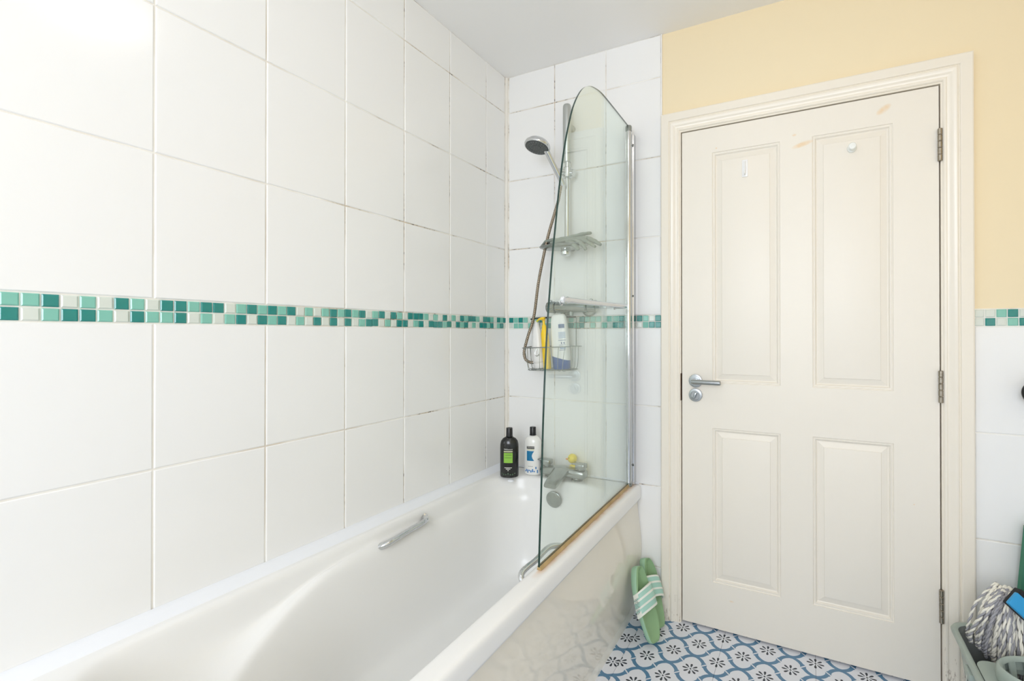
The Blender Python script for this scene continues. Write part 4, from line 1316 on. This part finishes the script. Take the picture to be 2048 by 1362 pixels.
# mop head: two-ply twisted yarns
mop = empty('mop', (1.82, -.18, .45))
thing(mop, 'grey and white twisted yarn mop head drooping into the bucket', 'mop')
M_yarn_w = mat('cream_yarn', rgb(234, 231, 220), .9)
M_yarn_g = mat('grey_yarn', rgb(160, 160, 166), .9)
rnd = random.Random(21)
for k in range(150):
    f = k / 149.0
    ang_ = lerp(-.25, 1.25, rnd.random())
    lay = rnd.random()
    sx_, sy_, sz_ = 1.782 + .085 * f + .012 * rnd.uniform(-1, 1), -.165 - .05 * lay, .443 - .018 * f + .006 * rnd.uniform(-1, 1)
    ex = 1.722 + .19 * f ** .85 + .010 * rnd.uniform(-1, 1); ey = -.185 - .105 * lay * min(1, .35 + 2 * f); ez = .312 - .085 * min(1, 2.2 * f) - .012 * rnd.random()
    mx_ = lerp(sx_, ex, .52) - .010 + .006 * rnd.uniform(-1, 1); my_ = lerp(sy_, ey, .55) - .016 - .012 * lay; mz_ = lerp(sz_, ez, .48) + .018
    base = catmull([(sx_ + .012, sy_ + .035, sz_ - .012), (sx_, sy_, sz_), (mx_, my_, mz_), (ex, ey, ez + .012), (ex + .004, ey + .014, ez - .022)], 13)
    ph = rnd.random() * 6.28; rr_ = .0038 * rnd.uniform(.9, 1.12)
    mb = MB()
    for ply in (0, 1):
        pts = []
        for i, p in enumerate(base):
            t = (base[min(i + 1, len(base) - 1)] - base[max(i - 1, 0)]).normalized()
            a = Vector((1, 0, 0)) - t * t.x
            a.normalize(); b_ = t.cross(a)
            th = ph + i * 1.05 + ply * pi
            pts.append(p + (a * cos(th) + b_ * sin(th)) * rr_ * .62)
        mb.cur = ply
        mb.tube(pts, rr_ * .78, 5)
    st_ = mb.build('strand', [M_yarn_w if k % 9 else M_yarn_g, M_yarn_g if k % 4 else M_yarn_w], angle=180)
    place(mop, st_)
mk = MB(); mk.lathe([(.022, 0), (.030, .01), (.030, .03), (.020, .05), (.013, .06), (.013, .12)], 20, axes((1.875, -.19, .445), (0, 1, 0), (-.5, 0, .866), (.866, 0, .5)))
place(mop, mk.build('socket', M_bucket))

# blue and black scrubbing brush lying on the mop
br = empty('scrubbing_brush', (1.83, -.25, .45))
thing(br, 'bright blue scrubbing brush with black bristles lying on the mop head', 'brush')
tc_ = Vector((.457, -.889, 0)); rt_ = Vector((.889, .457, 0)); up_ = Vector((0, 0, 1))
d1 = (rt_ * .70 - up_ * .72 + tc_ * .25).normalized(); n1 = (tc_ * .86 + up_ * .40 - rt_ * .25).normalized(); n1 = (n1 - d1 * n1.dot(d1)).normalized(); w1 = n1.cross(d1)
MBR = axes((1.7755, -.278, .452), d1, w1, n1)
mb = MB(); mb.box(.0, .20, -.003, .037, .0, .012, MBR, bev=.003)
place(br, mb.build('block', mat('bright_blue_plastic', rgb(42, 150, 206), .4)))
mb = MB(); mb.box(.010, .198, .002, .056, -.026, -.0005, MBR, bev=.003)
place(br, mb.build('bristle_bed', mat('black_bristle', rgb(28, 30, 32), .8)))

# green dustpan standing against the wall
dp = MB()
M_dp = mat('dark_green_plastic', rgb(62, 122, 98), .4)
oo = [(1.900, .594), (1.914, .602), (2.112, .602), (2.13, .59), (2.15, .34), (2.145, .33), (1.884, .33), (1.880, .34)]
Mdp = Matrix.Translation((0, -.018, 0)) @ Matrix.Rotation(radians(-4), 4, 'X')
dp.loft([[(x, .0, z) for x, z in oo], [(x, -.008, z) for x, z in oo]], Matrix.Translation((0, -.030, 0)))
for a, b_ in (((1.900, .594), (1.880, .34)), ((2.13, .59), (2.15, .34)), ((1.900, .594), (2.13, .594))):
    dp.tube([(a[0] + .004, -.036, a[1] - .004), (b_[0] + .004, -.036, b_[1])], .012, 8, flat=1.6)
dpo = dp.build('dustpan', M_dp, angle=40)
thing(dpo, 'dark green plastic dustpan standing against the tiled wall behind the mop bucket', 'dustpan')
dh = MB(); dh.tube(catmull([(1.99, -.038, .34), (1.99, -.045, .26), (1.99, -.05, .12), (1.99, -.05, .004)], 5), [.016] * 16, 12, flat=1.4); dh.build('handle', M_dp, dpo)
bh_ = MB(); bh_.tube(catmull([(1.95, -.004, 1.02), (1.93, -.02, 1.03), (1.902, -.035, 1.018), (1.889, -.040, 1.000), (1.893, -.040, .978), (1.92, -.030, .955), (1.95, -.004, .95)], 6), .009, 12)
bho = bh_.build('wall_hook', M_black)
thing(bho, 'black curved hook on the tiled wall at the right frame edge', 'hook')

# ------------------------------------------------------------------ ceiling lamp (above and behind the frame)
lamp = empty('ceiling_lamp', (1.05, -1.15, CEIL))
thing(lamp, 'round opal dome lamp on the middle of the white ceiling', 'lamp')
lb_ = MB(); lb_.lathe([(.16, CEIL - .03), (.165, CEIL - .028), (.165, CEIL), (.02, CEIL)], 36, Matrix.Translation((1.05, -1.15, 0)))
place(lamp, lb_.build('base', M_white_pl))
M_lamp = mat('lit_opal_dome', rgb(240, 236, 226), .4, emit=(LAMP_COL + (1,), LAMP_STRENGTH))
ldm = MB(); ldm.lathe([(.150, CEIL - .030), (.148, CEIL - .05), (.125, CEIL - .08), (.08, CEIL - .10), (.002, CEIL - .106)], 36, Matrix.Translation((1.05, -1.15, 0)), cap0=False)
place(lamp, ldm.build('dome', M_lamp))
